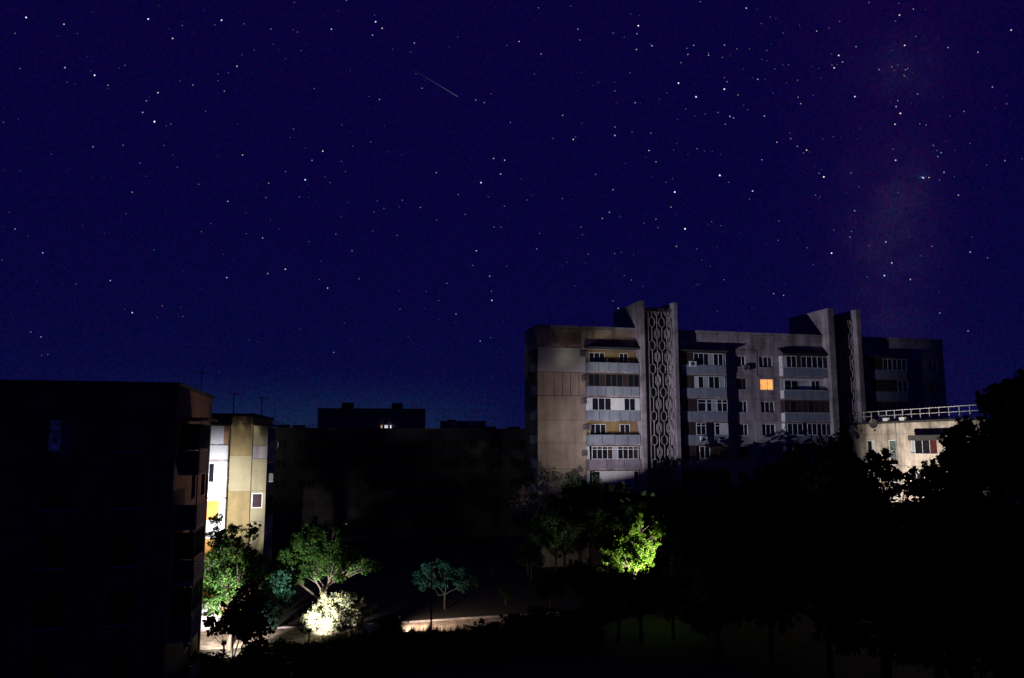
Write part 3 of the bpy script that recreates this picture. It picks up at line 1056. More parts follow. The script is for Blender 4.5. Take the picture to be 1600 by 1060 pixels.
for px0, px1, top in ((433, 452, 664), (457, 477, 664.5), (738, 775, 671), (797, 812, 667)):
    xa, xc = place(px0, 668, O3, R3, 3)[0], place(px1, 668, O3, R3, 3)[0]
    zt = place((px0 + px1) / 2, top, O3, R3, 3)[1]
    obj('roof_vent', MB().box(xa, xc, 3, 5, z3r - 0.02, max(zt, z3r + 0.35)).mesh('roof_vent', roofing), b3)

# ------------------------------------------------------------------ far tower blocks
def farblock(label, px0, px1, ytop, Y, rz, boxes, m, lit=None, floors=9, pale=()):
    c = at((px0 + px1) / 2, 690, Y)
    O = (c.x, c.y)
    xa, zt = place(px0, ytop, O, rz)
    xc = place(px1, ytop, O, rz)[0]
    t = thing('tower_block', label, 'apartment building', (O[0], O[1], 0), rz)
    fc = Face(t)
    n = max(4, int((xc - xa) / 3.4))
    s = (xc - xa) / n
    hs = []
    fh = (zt - 1.5) / floors
    for i in range(floors):
        for k in range(n):
            hs.append((xa + k * s + s * 0.25, xa + k * s + s * 0.75, 1.2 + i * fh, 2.6 + i * fh))
    obj('wall', MB().box(xa, xc, 0.3, 14, 0, zt - 0.4).mesh('wall', m), t)
    fc.panel(xa, xc, 0.02, zt - 0.42, m, hs, name='facade', gap=0.0)
    obj('roof', MB().box(xa - 0.2, xc + 0.2, -0.2, 14.2, zt - 0.4, zt).mesh('roof', roofing), t)
    for a, b, c, d in hs:
        w = fc.put('window', boxmesh('window', b - a, 0.06, d - c, glass_m), a, 0.18, c)
    for b0, b1_, yt in boxes:
        q0, q1 = place(b0, yt, O, rz, 4)[0], place(b1_, yt, O, rz, 4)[0]
        zz = place((b0 + b1_) / 2, yt, O, rz, 4)[1]
        obj('roof_cabin', MB().box(q0, q1, 4, 9, zt - 0.02, zz).mesh('roof_cabin', roofing), t)
    return t, fc, O


t4, f4, O4 = farblock('far dark tower block with two roof cabins and one bluish lit balcony', 497, 665, 638, 305, RAD(8), [(534, 552, 629.5), (612, 629, 630)], far_wall)
x0, z0 = place(595, 670, O4, RAD(8))
x1, z1 = place(612, 664.8, O4, RAD(8))
bal = f4.put('balcony', MB().box(0, x1 - x0, -1.1, 0, -0.15, 0).box(0, x1 - x0, -1.12, -1.04, -1.0, -0.002).mesh('balcony', far_pale), x0, 0, z0)
bal['label'] = 'balcony lit bluish white from inside'
step = (x1 - x0) / 6
for k in range(6):
    obj('pane', boxmesh('pane', step - 0.18, 0.05, z1 - z0, (lit_far_warm, glass_m, lit_far, lit_far, glass_m, lit_far)[k]), bal, (k * step + 0.09, -1.06, 0.002))
t5, f5, O5 = farblock('farthest low tower block with pale balcony ends, right of the one with cabins', 690, 758, 658, 380, RAD(8), [(700, 712, 656)], far_pale, floors=8)
for k, (a, b) in enumerate(((690, 704), (716, 731), (748, 757))):
    q0, q1 = place(a, 665, O5, RAD(8), -1.2)[0], place(b, 665, O5, RAD(8), -1.2)[0]
    f5.put('balcony_tower', MB().box(0, q1 - q0, 0, 1.19, 0, place(a, 658.6, O5, RAD(8))[1]).mesh('balcony_tower', (far_wall, far_wall, brick_red)[k]), q0, -1.2, 0)

# ------------------------------------------------------------------ lower lit block on the right with a roof railing
O7 = (33.7, 78.5)
R7 = RAD(-83)
b7 = thing('apartment_block', 'floodlit stained pale block with a railed flat roof behind the right trees', 'apartment building', (O7[0], O7[1], 0), R7)
F7 = Face(b7)
P7 = lambda px, py, v=0.0: place(px, py, O7, R7, v)
z7 = P7(1400, 658.5)[1]
xe = 34.0
stained = mat('stained_pale_render', (0.46, 0.40, 0.33), var=0.6, scale=0.7, streak=0.45, bump=0.5)
obj('wall', MB().box(-0.2, xe, 0.29, 12, 0, z7 - 0.15).mesh('wall', dark_wall), b7)
obj('roof', MB().box(-0.3, xe, -0.06, 12, z7 - 0.15, z7).mesh('roof', roofing), b7)
xj = P7(1402, 700)[0]
W1 = (P7(1353, 700)[0], P7(1368, 700)[0], P7(1360, 716)[1], P7(1360, 688.5)[1])
W2 = (P7(1387, 700)[0], P7(1401, 700)[0] - 0.1, P7(1394, 727)[1], P7(1394, 688)[1])
W3 = (P7(1423, 700)[0], P7(1464, 700)[0], P7(1440, 709)[1], P7(1440, 687.5)[1])
zt0 = P7(1400, 668)[1] - 0.6
xm = (W1[1] + W2[0]) / 2
x4 = P7(1412, 700)[0]
x5 = P7(1490, 700)[0]
for j, (a, c, hs) in enumerate(((-0.2, xm, [W1]), (xm, xj, [W2]), (xj, x4, []), (x4, x5, [W3]), (x5, x5 + 6.0, []), (x5 + 6.0, xe, []))):
    vents = []
    vx = {0: 1366, 3: 1434, 4: None}.get(j)
    if vx:
        q0, qz = P7(vx, 672)
        vents = [(q0 - 0.25, q0 + 0.25, qz - 0.12, qz + 0.12)]
    F7.panel(a, c, zt0, z7 - 0.16, stained, vents, name='attic_panel')
    for i in range(6):
        zt = zt0 - 2.8 * i
        zb = max(zt - 2.8, 0.02)
        if zt <= 0.1:
            break
        h2 = []
        for q_ in hs:
            z0, z1 = q_[2] - 2.8 * i, q_[3] - 2.8 * i
            z0 = max(z0, zb + 0.08)
            h2.append((q_[0], q_[1], z0, min(z1, zt - 0.06)))
        F7.panel(a, c, zb, zt, stained, h2)
        for q_ in h2:
            if q_[3] - q_[2] > 0.5:
                if j == 3:
                    window(F7, *q_, 4, fm=white_pvc, cuts=[0.14, 0.44, 0.72], glass=[blinds, glass_m, glass_m, red_curtain] if i == 0 else None, y=0.05)
                elif j == 1:
                    window(F7, *q_, 1, fm=white_pvc, glass=mat('green_grey_blind', (0.10, 0.125, 0.13), var=0.15, scale=3) if i == 0 else glass_m, tier=0.55)
                else:
                    window(F7, *q_, 2, fm=white_pvc, glass=[glass_m, lace] if i == 0 else None)
q0, q1 = P7(1430, 680)[0], P7(1484, 680)[0]
zc = P7(1450, 682)[1]
obj('canopy', MB().box(q0, q1, -0.7, 0, zc, zc + 0.1).box(q0, q1, -0.7, -0.64, zc - 0.35, zc - 0.002).mesh('canopy', roofing), b7)
obj('drain_pipe', MB().box(xj - 0.05, xj + 0.05, -0.1, -0.002, 0, z7 - 0.2).mesh('drain_pipe', steel), b7)
# railing along the roof edge: posts, top and middle rails
rl = F7.put('railing', MB().box(0, 24.6, -0.03, 0.03, 0.98, 1.03).box(0, 24.6, -0.02, 0.02, 0.55, 0.585).box(0, 24.6, -0.02, 0.02, 0.1, 0.135).mesh('railing', galv), -0.2, 0.25, z7)
for k in range(21):
    obj('railing_post', boxmesh('railing_post', 0.05, 0.05, 0.98, galv), rl, (k * 1.23, -0.025, 0.0))


def on7(px, py, v):
    x, z = P7(px, py, v)
    c, s = math.cos(R7), math.sin(R7)
    return (O7[0] + x * c - v * s, O7[1] + x * s + v * c, z)


for k, (px, lab) in enumerate(((1384.5, 'left white junction box on the railed roof edge, by a railing post'), (1410.5, 'right white junction box on the railed roof edge, under a thin mast'))):
    p = on7(px, 658, 0.1)
    t = thing('junction_box', lab, 'box', (p[0], p[1], z7), R7, 'white boxes on the roof edge')
    obj('casing', boxmesh('casing', 0.75, 0.22, 0.28, white_pvc), t, (-0.37, -0.1, 0.06))
    obj('foot', boxmesh('foot', 0.5, 0.16, 0.06, dark_steel), t, (-0.25, -0.08, 0.0))
    if k:
        obj('mast', MB().bar((0, 0, 0.34), (0, 0, 1.1), 0.02).mesh('mast', galv), t)
dish('dark satellite dish at the eaves of the floodlit stained block', on7(1369, 664, 0), R7 + 0.5, 0.45, dark_steel)


# ------------------------------------------------------------------ antennas
def antenna(label, loc, rz, h, bars=4, w=0.9, group='roof antennas'):
    t = thing('antenna', label, 'antenna', loc, rz, group)
    obj('mast', MB().tube([(0, 0, 0), (0, 0, h)], [0.05, 0.03], 6).mesh('mast', dark_steel), t)
    b = MB().bar((-w * 0.1, -0.5, h * 0.92), (-w * 0.1, 0.7, h * 0.92), 0.02)
    for k in range(bars):
        b.bar((-w / 2, -0.4 + 0.3 * k, h * 0.92), (w / 2, -0.4 + 0.3 * k, h * 0.92), 0.014)
    obj('cross_bars', b.mesh('cross_bars', dark_steel), t)
    return t


def roofpt(O, rz, x, y, z):
    c, s = math.cos(rz), math.sin(rz)
    return (O[0] + x * c - y * s, O[1] + x * s + y * c, z)


antenna('tall thin antenna mast just right of the near dark roof', roofpt(O2, R2, -4.4, 2, z2r - 0.03), 0, 3.6)
antenna('short antenna on the ochre roof near its left end', roofpt(O2, R2, -2.2, 4, z2r - 0.03), 0.4, 1.9)
antenna('antenna at the right corner of the ochre roof', roofpt(O2, R2, -0.5, 8, z2r - 0.03), 0.1, 1.8)
x3, _ = place(428, 668, O3, R3, 4)
antenna('antenna mast at the left end of the long dark roof', roofpt(O3, R3, x3, 4, z3r - 0.01), 0, 2.9)
x3, _ = place(759, 668, O3, R3, 4)
antenna('thick antenna mast on the long dark roof, right of the far pale tower', roofpt(O3, R3, x3, 4, z3r - 0.01), 0, 2.4, 3, 0.5)
for px, h, lab in ((876, 2.0, 'thin antenna over the attic hatches of the tall block'), (946, 1.4, 'short antenna left of the first stair tower on the tall block'), (1190, 1.5, 'thin antenna on the tall block between its two stair towers')):
    antenna(lab, roofpt(OR, RZ, U(px), 4, roofz - 0.06), 0, h)
# wires from mast to mast over the long roof
t = thing('overhead_wire', 'sagging wires above the long dark roof at its left end', 'wire', (0, 0, 0))
b = MB()
for dz in (0, 0.6):
    a, c = at(428, 658 + dz * 4, 112), at(497, 662 + dz * 4, 130)
    pts = [a.lerp(c, i / 8) - Vector((0, 0, 0.5 * 4 * (i / 8) * (1 - i / 8))) for i in range(9)]
    b.tube(pts, [0.035] * 9, 4)
obj('strand', b.mesh('strand', dark_steel), t)

# ------------------------------------------------------------------ lamps as objects
def lamp_post(label, pos, rz, group='lamps hidden among the trees'):
    x, y, z = pos
    t = thing('street_lamp', label, 'lamp', (x, y, 0), rz, group)
    obj('pole', MB().tube([(0, 0.35, 0), (0, 0.35, z * 0.9), (0, 0.3, z + 0.12), (0, 0.05, z + 0.2)], [0.06, 0.05, 0.04, 0.035], 8).mesh('pole', steel), t)
    obj('lamp_head', MB().box(-0.16, 0.16, -0.2, 0.25, z + 0.17, z + 0.26).mesh('lamp_head', steel), t)
    return t


def wall_lamp(label, pos, rz, reach):
    """Lamp on an arm; its opening faces local -y, the light itself sits just in front of it."""
    t = thing('wall_lamp', label, 'lamp', pos, rz)
    obj('lamp_head', MB().box(-0.18, 0.18, 0.16, 0.5, 0.0, 0.2).mesh('lamp_head', dark_steel), t)
    obj('arm', MB().bar((0, 0.45, 0.1), (0, reach, -0.2), 0.04).mesh('arm', dark_steel), t)
    return t


wall_lamp('lamp on the rear wall of the near dark block, facing the white balconies', LAMP['entrance'], RAD(13 + 180), 2.0)


def garden_lamp(label, pos, rz):
    t = thing('garden_lamp', label, 'lamp', (pos[0], pos[1], 0), rz, 'low lamps hidden among the bushes')
    obj('post', MB().tube([(0, 0.45, 0), (0, 0.45, pos[2])], [0.05, 0.05], 8).mesh('post', dark_steel), t)
    obj('lamp_head', MB().box(-0.15, 0.15, 0.2, 0.5, pos[2] - 0.1, pos[2] + 0.1).mesh('lamp_head', dark_steel), t)
    return t


garden_lamp('low dark lamp behind the small black tree, by the lit ground', LAMP['low'], RAD(200))
garden_lamp('low dark lamp in front of the glaring pale bush', LAMP['yard'], RAD(180))
garden_lamp('low dark lamp beside the lit strip of path', LAMP['path'], RAD(150))
garden_lamp('dark lamp among black trees below the vivid green tree', LAMP['tree'], RAD(180))
t = thing('street_lamp', 'street lamp before the floodlit stained wall, behind the black trees', 'lamp', (LAMP['block'][0] - 0.6, LAMP['block'][1] - 0.3, 0))
obj('pole', MB().tube([(0, 0, 0), (0, 0, LAMP['block'][2] + 0.3)], [0.07, 0.05], 8).mesh('pole', dark_steel), t)
obj('lamp_head', MB().box(-0.15, 0.35, -0.12, 0.12, LAMP['block'][2] + 0.3, LAMP['block'][2] + 0.4).mesh('lamp_head', dark_steel), t)
# floodlights on masts; added lips, shaped to cut the beams off above the trees
def floodlight(label, pos, az, outline, cheek):
    fx, fy, fz = pos
    t = thing('floodlight', label, 'lamp', (fx, fy, 0), RAD(-az), 'hooded floodlights on masts')
    obj('mast', MB().tube([(0, -0.6, 0), (0, -0.6, fz + 0.2)], [0.09, 0.07], 8).mesh('mast', dark_steel), t)
    obj('lamp_head', MB().box(-0.25, 0.25, -0.55, -0.1, fz - 0.25, fz + 0.25).mesh('lamp_head', dark_steel), t)
    lip = MB()  # blocker plate, added to shape the beam
    x0, x1 = outline[0][0], outline[-1][0]
    lip.prism([(x, fz + z) for x, z in outline] + [(x1, fz - 0.3), (x0, fz - 0.3)], 0.80, 0.82)
    lip.box(x0, x1, -0.1, 0.80, fz - 0.32, fz - 0.302)
    if cheek:
        lip.box(x1 + 0.002, x1 + 0.02, -0.1, 0.82, fz - 0.32, fz + 0.45)
    obj('beam_blocker', lip.mesh('beam_blocker', mat('matt_black', (0.006, 0.006, 0.006), rough=1, spec=0)), t)
    return t


floodlight('hooded floodlight on a mast behind the spreading tree', LAMP['flood'], 57.5,
           [(-0.40, 0.052), (-0.19, 0.06), (-0.115, 0.088), (-0.05, 0.097), (0.05, 0.094), (0.072, 0.45), (0.30, 0.45)], True)
floodlight('hooded floodlight among the black trees right of the vivid tree', LAMP['side'], -17,
           [(-0.40, 0.035), (0.0, 0.035), (0.2, 0.06), (0.28, 0.10), (0.40, 0.10)], False)
p = at(673.5, 985, 58.0)
t = thing('utility_pole', 'thin dark pole standing before the teal lit tree and path', 'pole', (p.x, 58.0, 0))
ph = at(673.5, 880, 58.0).z
obj('shaft', MB().tube([(0, 0, 0), (0, 0, ph)], [0.075, 0.05], 8).mesh('shaft', dark_steel), t)
obj('crossarm', MB().bar((-0.35, 0, ph - 0.15), (0.35, 0, ph - 0.15), 0.04).mesh('crossarm', dark_steel), t)


# ------------------------------------------------------------------ trees
def leaf_mesh(name, clumps, n, size, m, rng, flat=0.5):
    c = np.array([q[:3] for q in clumps])
    r = np.array([q[3] for q in clumps])
    p = r ** 1.7
    idx = rng.choice(len(clumps), n, p=p / p.sum())
    d = rng.normal(size=(n, 3))
    d /= np.linalg.norm(d, axis=1)[:, None]
    rad = rng.random(n) ** 0.45 * (0.75 + 0.45 * rng.random(n))
    # tufts: pull leaves towards sub-centres so that the edge comes out in sprays
    tuft = rng.normal(size=(len(clumps), 14, 3))
    tuft /= np.linalg.norm(tuft, axis=2)[:, :, None]
    tuft *= (0.45 + 0.95 * rng.random((len(clumps), 14)))[:, :, None]
    tk = tuft[idx, rng.integers(0, 14, n)]
    mixw = (rng.random(n) < 0.76)[:, None]
    rad = np.where(rng.random(n) < 0.05, rad * (1.2 + 0.35 * rng.random(n)), rad)
    off = np.where(mixw, tk + d * rad[:, None] * 0.30, d * rad[:, None])
    pos = c[idx] + off * r[idx][:, None] * np.array([1, 1, 0.86])
    nv = d * 0.6 + rng.normal(size=(n, 3)) * 0.75 + np.array([0, 0, flat])
    nv /= np.linalg.norm(nv, axis=1)[:, None]
    a = np.cross(nv, rng.normal(size=(n, 3)))
    a /= np.linalg.norm(a, axis=1)[:, None]
    b = np.cross(nv, a)
    s = size * (0.6 + 0.8 * rng.random(n))[:, None]
    v = np.empty((n, 4, 3))
    v[:, 0] = pos - a * s * 0.5
    v[:, 1] = pos + b * s * 0.32 + nv * s * 0.08
    v[:, 2] = pos + a * s * 0.5
    v[:, 3] = pos - b * s * 0.32 + nv * s * 0.08
    me = bpy.data.meshes.new(name)
    me.vertices.add(n * 4)
    me.vertices.foreach_set('co', v.reshape(-1))
    me.loops.add(n * 4)
    me.loops.foreach_set('vertex_index', np.arange(n * 4))
    me.polygons.add(n)
    me.polygons.foreach_set('loop_start', np.arange(n) * 4)
    me.polygons.foreach_set('loop_total', np.full(n, 4))
    me.update()
    me.validate()
    me.materials.append(m)
    return me


def trunk_mesh(clumps, h0, r0, rng, lean=(0, 0), k=5):
    b = MB()
    top = Vector((lean[0], lean[1], h0))
    b.tube([(0, 0, 0), (lean[0] * 0.3 + rng.normal() * 0.05, lean[1] * 0.3, h0 * 0.5), tuple(top)], [r0 * 1.25, r0, r0 * 0.9], 8)
    C = np.array([q[:3] for q in clumps])
    D = C - np.array(top)
    D = D / np.linalg.norm(D, axis=1)[:, None]
    cen = D[rng.choice(len(D), min(k, len(D)), replace=False)]
    for _ in range(6):
        a = np.argmax(D @ cen.T, axis=1)
        cen = np.array([D[a == i].mean(0) if (a == i).any() else cen[i] for i in range(len(cen))])
        cen /= np.linalg.norm(cen, axis=1)[:, None]
    for i in range(len(cen)):
        m = [Vector(C[q]) for q in np.nonzero(a == i)[0]]
        if not m:
            continue
        rs = [clumps[q][3] for q in np.nonzero(a == i)[0]]
        mean = sum(m, Vector()) / len(m)
        ln = (mean - top).length
        mid = top.lerp(mean, 0.5) + Vector((rng.normal() * .08, rng.normal() * .08, -0.02)) * ln
        q1 = top.lerp(mid, 0.5) + Vector((rng.normal() * .07, rng.normal() * .07, rng.normal() * .05)) * ln
        r1 = r0 * (0.5 + 0.15 * rng.random())
        b.tube([top - Vector((0, 0, r0)), q1, mid], [r1, r1 * 0.8, r1 * 0.6], 6)
        for e, rc in zip(m, rs):
            k1 = mid.lerp(e, 0.5) + Vector((rng.normal() * .1, rng.normal() * .1, 0.06)) * (e - mid).length
            s_ = q1.lerp(mid, 0.4 + 0.6 * rng.random())
            b.tube([s_, k1, e], [r1 * 0.4, r1 * 0.28, r1 * 0.12], 5)
            for _ in range(3):
                d = Vector((rng.normal(), rng.normal(), rng.normal() + 0.4)).normalized() * rc * 0.85
                b.tube([k1.lerp(e, 0.3 + 0.7 * rng.random()), e + d], [r1 * 0.14, r1 * 0.04], 4, cap=False)
    return b.mesh('trunk', bark)


def tree(name, label, cat, base, clumps, n, size, m, seed, h0=None, r0=0.16, group=None, flat=0.5, lean=(0, 0)):
    rng = np.random.default_rng(seed)
    cl = [(x - base[0], y - base[1], z, r) for x, y, z, r in clumps]
    t = thing(name, label, cat, (base[0], base[1], 0), 0, group)
    lo = min(q[2] for q in cl)
    obj('trunk', trunk_mesh(cl, h0 if h0 is not None else max(lo * 0.75, 0.25), r0, rng, lean), t)
    obj('crown', leaf_mesh('crown', cl, n, size, m, rng, flat), t)
    return t


def px_clumps(lst, Y, depth, seed):
    rng = np.random.default_rng(seed)
    o = []
    for px, py, r in lst:
        for k in range(2):
            y = Y + (rng.random() - 0.5) * depth
            p = at(px, py, y)
            o.append((p.x, p.y, max(p.z, 0.15), r / F * y))
    return o


lf_green = leafmat('leaf_green', (0.052, 0.112, 0.030))
lf_vivid = leafmat('leaf_vivid_green', (0.088, 0.165, 0.024), 0.4)
lf_teal = leafmat('leaf_bluish_green', (0.030, 0.085, 0.060))
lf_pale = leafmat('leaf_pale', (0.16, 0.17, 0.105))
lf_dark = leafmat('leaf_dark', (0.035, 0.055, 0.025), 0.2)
lf_black = leafmat('leaf_unlit', (0.024, 0.040, 0.018), 0.15)  # leaf colour darkened so lamp spill leaves these trees black
lf_grey = leafmat('leaf_grey', (0.11, 0.08, 0.10), 0.2)

# tree before the white balconies
cl = px_clumps([(338, 838, 14), (352, 850, 16), (372, 848, 12), (340, 868, 16), (362, 872, 20), (388, 868, 16), (402, 880, 14), (335, 895, 18), (358, 898, 20), (382, 892, 20), (404, 900, 14),
                (332, 925, 16), (350, 930, 18), (330, 950, 14), (345, 905, 16), (376, 912, 14), (395, 830, 10), (338, 812, 8), (365, 828, 9)], 55.0, 2.6, 11)
tree('leafy_tree', 'loose green tree lit before the glaring white balconies', 'tree', (at(360, 900, 55).x, 55.3), cl, 15000, 0.17, lf_green, 1, r0=0.14)
# bluish shrub to its right
cl = px_clumps([(424, 905, 16), (440, 912, 14), (415, 930, 16), (448, 898, 10), (430, 948, 14), (412, 955, 12), (425, 970, 10), (446, 935, 12)], 60.5, 2.2, 12)
tree('small_tree', 'bluish-green small tree between the balconies tree and the spreading tree', 'tree', (at(428, 900, 60.5).x, 60.5), cl, 6000, 0.17, lf_teal, 2, r0=0.09)
# spreading tree
cl = px_clumps([(486, 826, 9), (476, 836, 12), (500, 834, 11), (466, 848, 14), (498, 846, 14), (428, 884, 7), (592, 884, 6), (580, 880, 8), (446, 870, 11), (530, 850, 11), (556, 868, 10), (515, 852, 16), (456, 862, 15), (485, 862, 20), (520, 868, 18), (540, 866, 15), (440, 880, 13), (466, 878, 15),
                (500, 880, 18), (535, 885, 14), (556, 880, 12), (573, 887, 11), (588, 886, 7), (432, 892, 9), (452, 890, 12), (510, 862, 15), (478, 892, 10), (548, 892, 9), (468, 904, 8), (532, 903, 8), (452, 908, 7), (505, 893, 9), (490, 812, 5), (524, 828, 6)], 62.5, 3.6, 13)
tree('leafy_tree', 'broad spreading tree with forked limbs lit from below above the pale bush', 'tree', (at(500, 930, 62.5).x, 62.6), cl, 40000, 0.145, lf_green, 3, h0=2.0, r0=0.15)
# pale bush
cl = px_clumps([(487, 962, 12), (498, 950, 10), (512, 940, 10), (527, 934, 9), (543, 938, 10), (556, 948, 8), (568, 941, 6), (577, 954, 6), (585, 946, 4), (484, 978, 9), (502, 968, 12), (520, 958, 12),
                (540, 960, 12), (515, 978, 11), (536, 978, 11), (554, 968, 9), (478, 966, 6), (506, 930, 5), (536, 926, 5), (560, 980, 8), (475, 985, 6), (550, 930, 5)], 60.3, 2.6, 14)
tree('bush', 'pale overexposed ragged bush under the spreading tree', 'bush', (at(520, 960, 60.3).x, 60.4), cl, 17000, 0.115, lf_pale, 4, h0=0.3, r0=0.07)
# low teal tree
cl = px_clumps([(653, 899, 7), (664, 889, 7), (674, 884, 6), (685, 880, 7), (697, 884, 7), (706, 893, 6), (717, 895, 7), (729, 893, 7), (741, 903, 6), (648, 910, 5), (660, 908, 7), (672, 900, 7), (690, 897, 7), (703, 905, 6), (716, 911, 7), (732, 910, 6),
                (744, 912, 4), (660, 919, 5), (680, 912, 6), (695, 914, 5), (722, 920, 5)], 68.0, 3.0, 15)
tree('small_tree', 'low wide teal-green tree dimly lit behind the thin pole', 'tree', (at(695, 930, 68).x, 68.2), cl, 9000, 0.15, lf_teal, 5, r0=0.09)
# vivid green tree
cl = px_clumps([(997, 806, 5), (996, 818, 7), (988, 828, 8), (1021, 812, 5), (1031, 806, 5), (1032, 820, 7), (1026, 832, 9), (958, 838, 7), (968, 845, 9), (980, 838, 8), (1000, 838, 9), (1012, 846, 10), (1036, 830, 4),
                (943, 860, 6), (953, 866, 9), (970, 860, 10), (985, 855, 11), (1000, 862, 12), (1015, 862, 9), (947, 876, 6), (962, 880, 8), (980, 876, 10), (996, 880, 11), (1012, 876, 8), (969, 890, 5), (988, 891, 6), (1006, 890, 6), (1024, 850, 6)], 66.0, 2.6, 16)
tree('leafy_tree', 'vivid yellow-green tree glowing alone amid black trees', 'tree', (at(992, 900, 66).x, 66.1), cl, 36000, 0.15, lf_vivid, 6, h0=3.2, r0=0.13)
# its dim right-hand neighbour
cl = px_clumps([(1052, 840, 12), (1065, 825, 14), (1080, 815, 14), (1078, 845, 16), (1095, 835, 16), (1105, 855, 16), (1060, 865, 14), (1085, 870, 16), (1120, 870, 14), (1072, 800, 10), (1066, 787, 11), (1080, 782, 9), (1090, 795, 12), (1058, 800, 11), (1074, 772, 5)], 67.0, 3, 17)
tree('leafy_tree', 'dark tree with scattered lit leaf tips right of the vivid green tree', 'tree', (at(1085, 880, 67).x, 67.2), cl, 9000, 0.22, lf_dark, 7, r0=0.14)
# pale twiggy shrub by the left end of the tall block
cl = px_clumps([(822, 765, 12), (815, 782, 14), (832, 785, 14), (824, 800, 15), (840, 805, 14), (810, 810, 14), (828, 822, 16)], 86, 3, 18)
tree('small_tree', 'pale purplish twiggy small tree at the left foot of the tall block', 'tree', (at(825, 800, 86).x, 86), cl, 2600, 0.22, lf_grey, 8, r0=0.12)
# small dark tree in the left foreground
cl = px_clumps([(392, 918, 12), (385, 935, 18), (400, 940, 16), (372, 950, 18), (395, 962, 20), (355, 972, 16), (375, 978, 18), (338, 980, 12), (408, 970, 14), (412, 985, 12), (328, 972, 8), (390, 990, 14)], 48.0, 2.0, 19)
tree('leafy_tree', 'small black tree silhouetted against the lit ground beside the near block', 'tree', (at(363, 1000, 48).x, 48.2), cl, 7000, 0.20, lf_dark, 9, h0=1.2, r0=0.08)
# silhouettes before the floodlit block
cl = px_clumps([(1320, 668, 5), (1318, 682, 7), (1320, 695, 10), (1310, 705, 11), (1325, 712, 11), (1322, 725, 15), (1338, 735, 14), (1310, 735, 14), (1330, 755, 16), (1312, 765, 16), (1345, 770, 14)], 57, 2.0, 20)
tree('leafy_tree', 'pointed black tree before the left end of the floodlit stained wall', 'tree', (at(1325, 780, 57).x, 57), cl, 4200, 0.32, lf_dark, 10, r0=0.15)
cl = px_clumps([(1362, 712, 10), (1352, 728, 12), (1372, 725, 12), (1386, 708, 8), (1384, 722, 11), (1360, 748, 15), (1380, 745, 13), (1395, 740, 10), (1352, 772, 16), (1375, 775, 16), (1400, 765, 9), (1415, 745, 9), (1420, 762, 10), (1425, 738, 7)], 55, 2.2, 21)
tree('leafy_tree', 'black tree with large leaves against the windows of the floodlit wall', 'tree', (at(1375, 790, 55).x, 55), cl, 1750, 0.36, lf_dark, 11, r0=0.15)
cl = px_clumps([(1484, 692, 13), (1478, 716, 14), (1455, 738, 15), (1492, 676, 12), (1508, 668, 14), (1500, 705, 20), (1525, 690, 24), (1482, 745, 24), (1512, 735, 28), (1440, 765, 18), (1470, 775, 26), (1520, 770, 30), (1535, 715, 22)], 50, 3, 22)
tree('leafy_tree', 'dense black tree hiding the right part of the floodlit wall', 'tree', (at(1490, 790, 50).x, 50), cl, 13000, 0.26, lf_dark, 12, r0=0.2)
cl = px_clumps([(1560, 612, 16), (1548, 632, 20), (1575, 620, 22), (1595, 600, 18), (1610, 615, 30), (1560, 655, 28), (1590, 655, 34), (1550, 690, 30), (1585, 700, 40), (1545, 730, 34), (1590, 750, 44), (1630, 660, 50), (1630, 740, 50)], 40, 4, 23)
tree('leafy_tree', 'tallest black tree at the right edge rising above the roof railing', 'tree', (at(1590, 800, 40).x, 40), cl, 15000, 0.22, lf_dark, 13, r0=0.22)

# the unlit mass: five shapes of dark tree, copied
protos = []
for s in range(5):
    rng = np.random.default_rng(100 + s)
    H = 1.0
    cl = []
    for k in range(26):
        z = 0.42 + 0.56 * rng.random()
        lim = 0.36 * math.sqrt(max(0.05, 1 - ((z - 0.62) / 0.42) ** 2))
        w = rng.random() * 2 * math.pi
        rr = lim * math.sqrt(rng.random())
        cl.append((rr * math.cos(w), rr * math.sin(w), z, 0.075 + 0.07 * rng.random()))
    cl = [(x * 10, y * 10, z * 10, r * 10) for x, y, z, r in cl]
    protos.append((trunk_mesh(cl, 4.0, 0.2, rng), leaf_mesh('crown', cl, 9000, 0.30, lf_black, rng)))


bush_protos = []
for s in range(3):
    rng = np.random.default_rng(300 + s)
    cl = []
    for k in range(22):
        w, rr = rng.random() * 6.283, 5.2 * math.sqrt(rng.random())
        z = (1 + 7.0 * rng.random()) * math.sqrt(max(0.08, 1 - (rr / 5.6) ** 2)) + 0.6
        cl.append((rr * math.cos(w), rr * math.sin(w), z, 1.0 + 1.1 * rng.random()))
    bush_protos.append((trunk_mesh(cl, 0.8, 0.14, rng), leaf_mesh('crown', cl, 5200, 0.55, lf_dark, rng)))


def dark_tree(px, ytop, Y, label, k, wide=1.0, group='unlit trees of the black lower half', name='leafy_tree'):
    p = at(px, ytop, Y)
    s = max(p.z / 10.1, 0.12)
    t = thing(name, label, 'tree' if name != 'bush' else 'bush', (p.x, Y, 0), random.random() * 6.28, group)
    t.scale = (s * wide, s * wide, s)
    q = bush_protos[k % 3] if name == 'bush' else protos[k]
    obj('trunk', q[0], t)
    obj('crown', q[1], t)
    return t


NTH = ['leftmost', 'second from the left', 'third from the left', 'fourth from the left', 'fifth from the left', 'sixth from the left', 'seventh from the left',
       'eighth from the left', 'ninth from the left', 'tenth from the left', 'eleventh from the left', 'twelfth from the left', 'thirteenth from the left']


def rank(lst, shift, text, group, name='leafy_tree'):
    order = sorted(range(len(lst)), key=lambda i: lst[i][0])
    for i, (px, yt, Y, wd) in enumerate(lst):
        n = order.index(i)
        w = 'rightmost' if n == len(lst) - 1 else NTH[n]
        dark_tree(px, yt, Y, text.replace('*', w), (i + shift) % 5, wd, group, name)


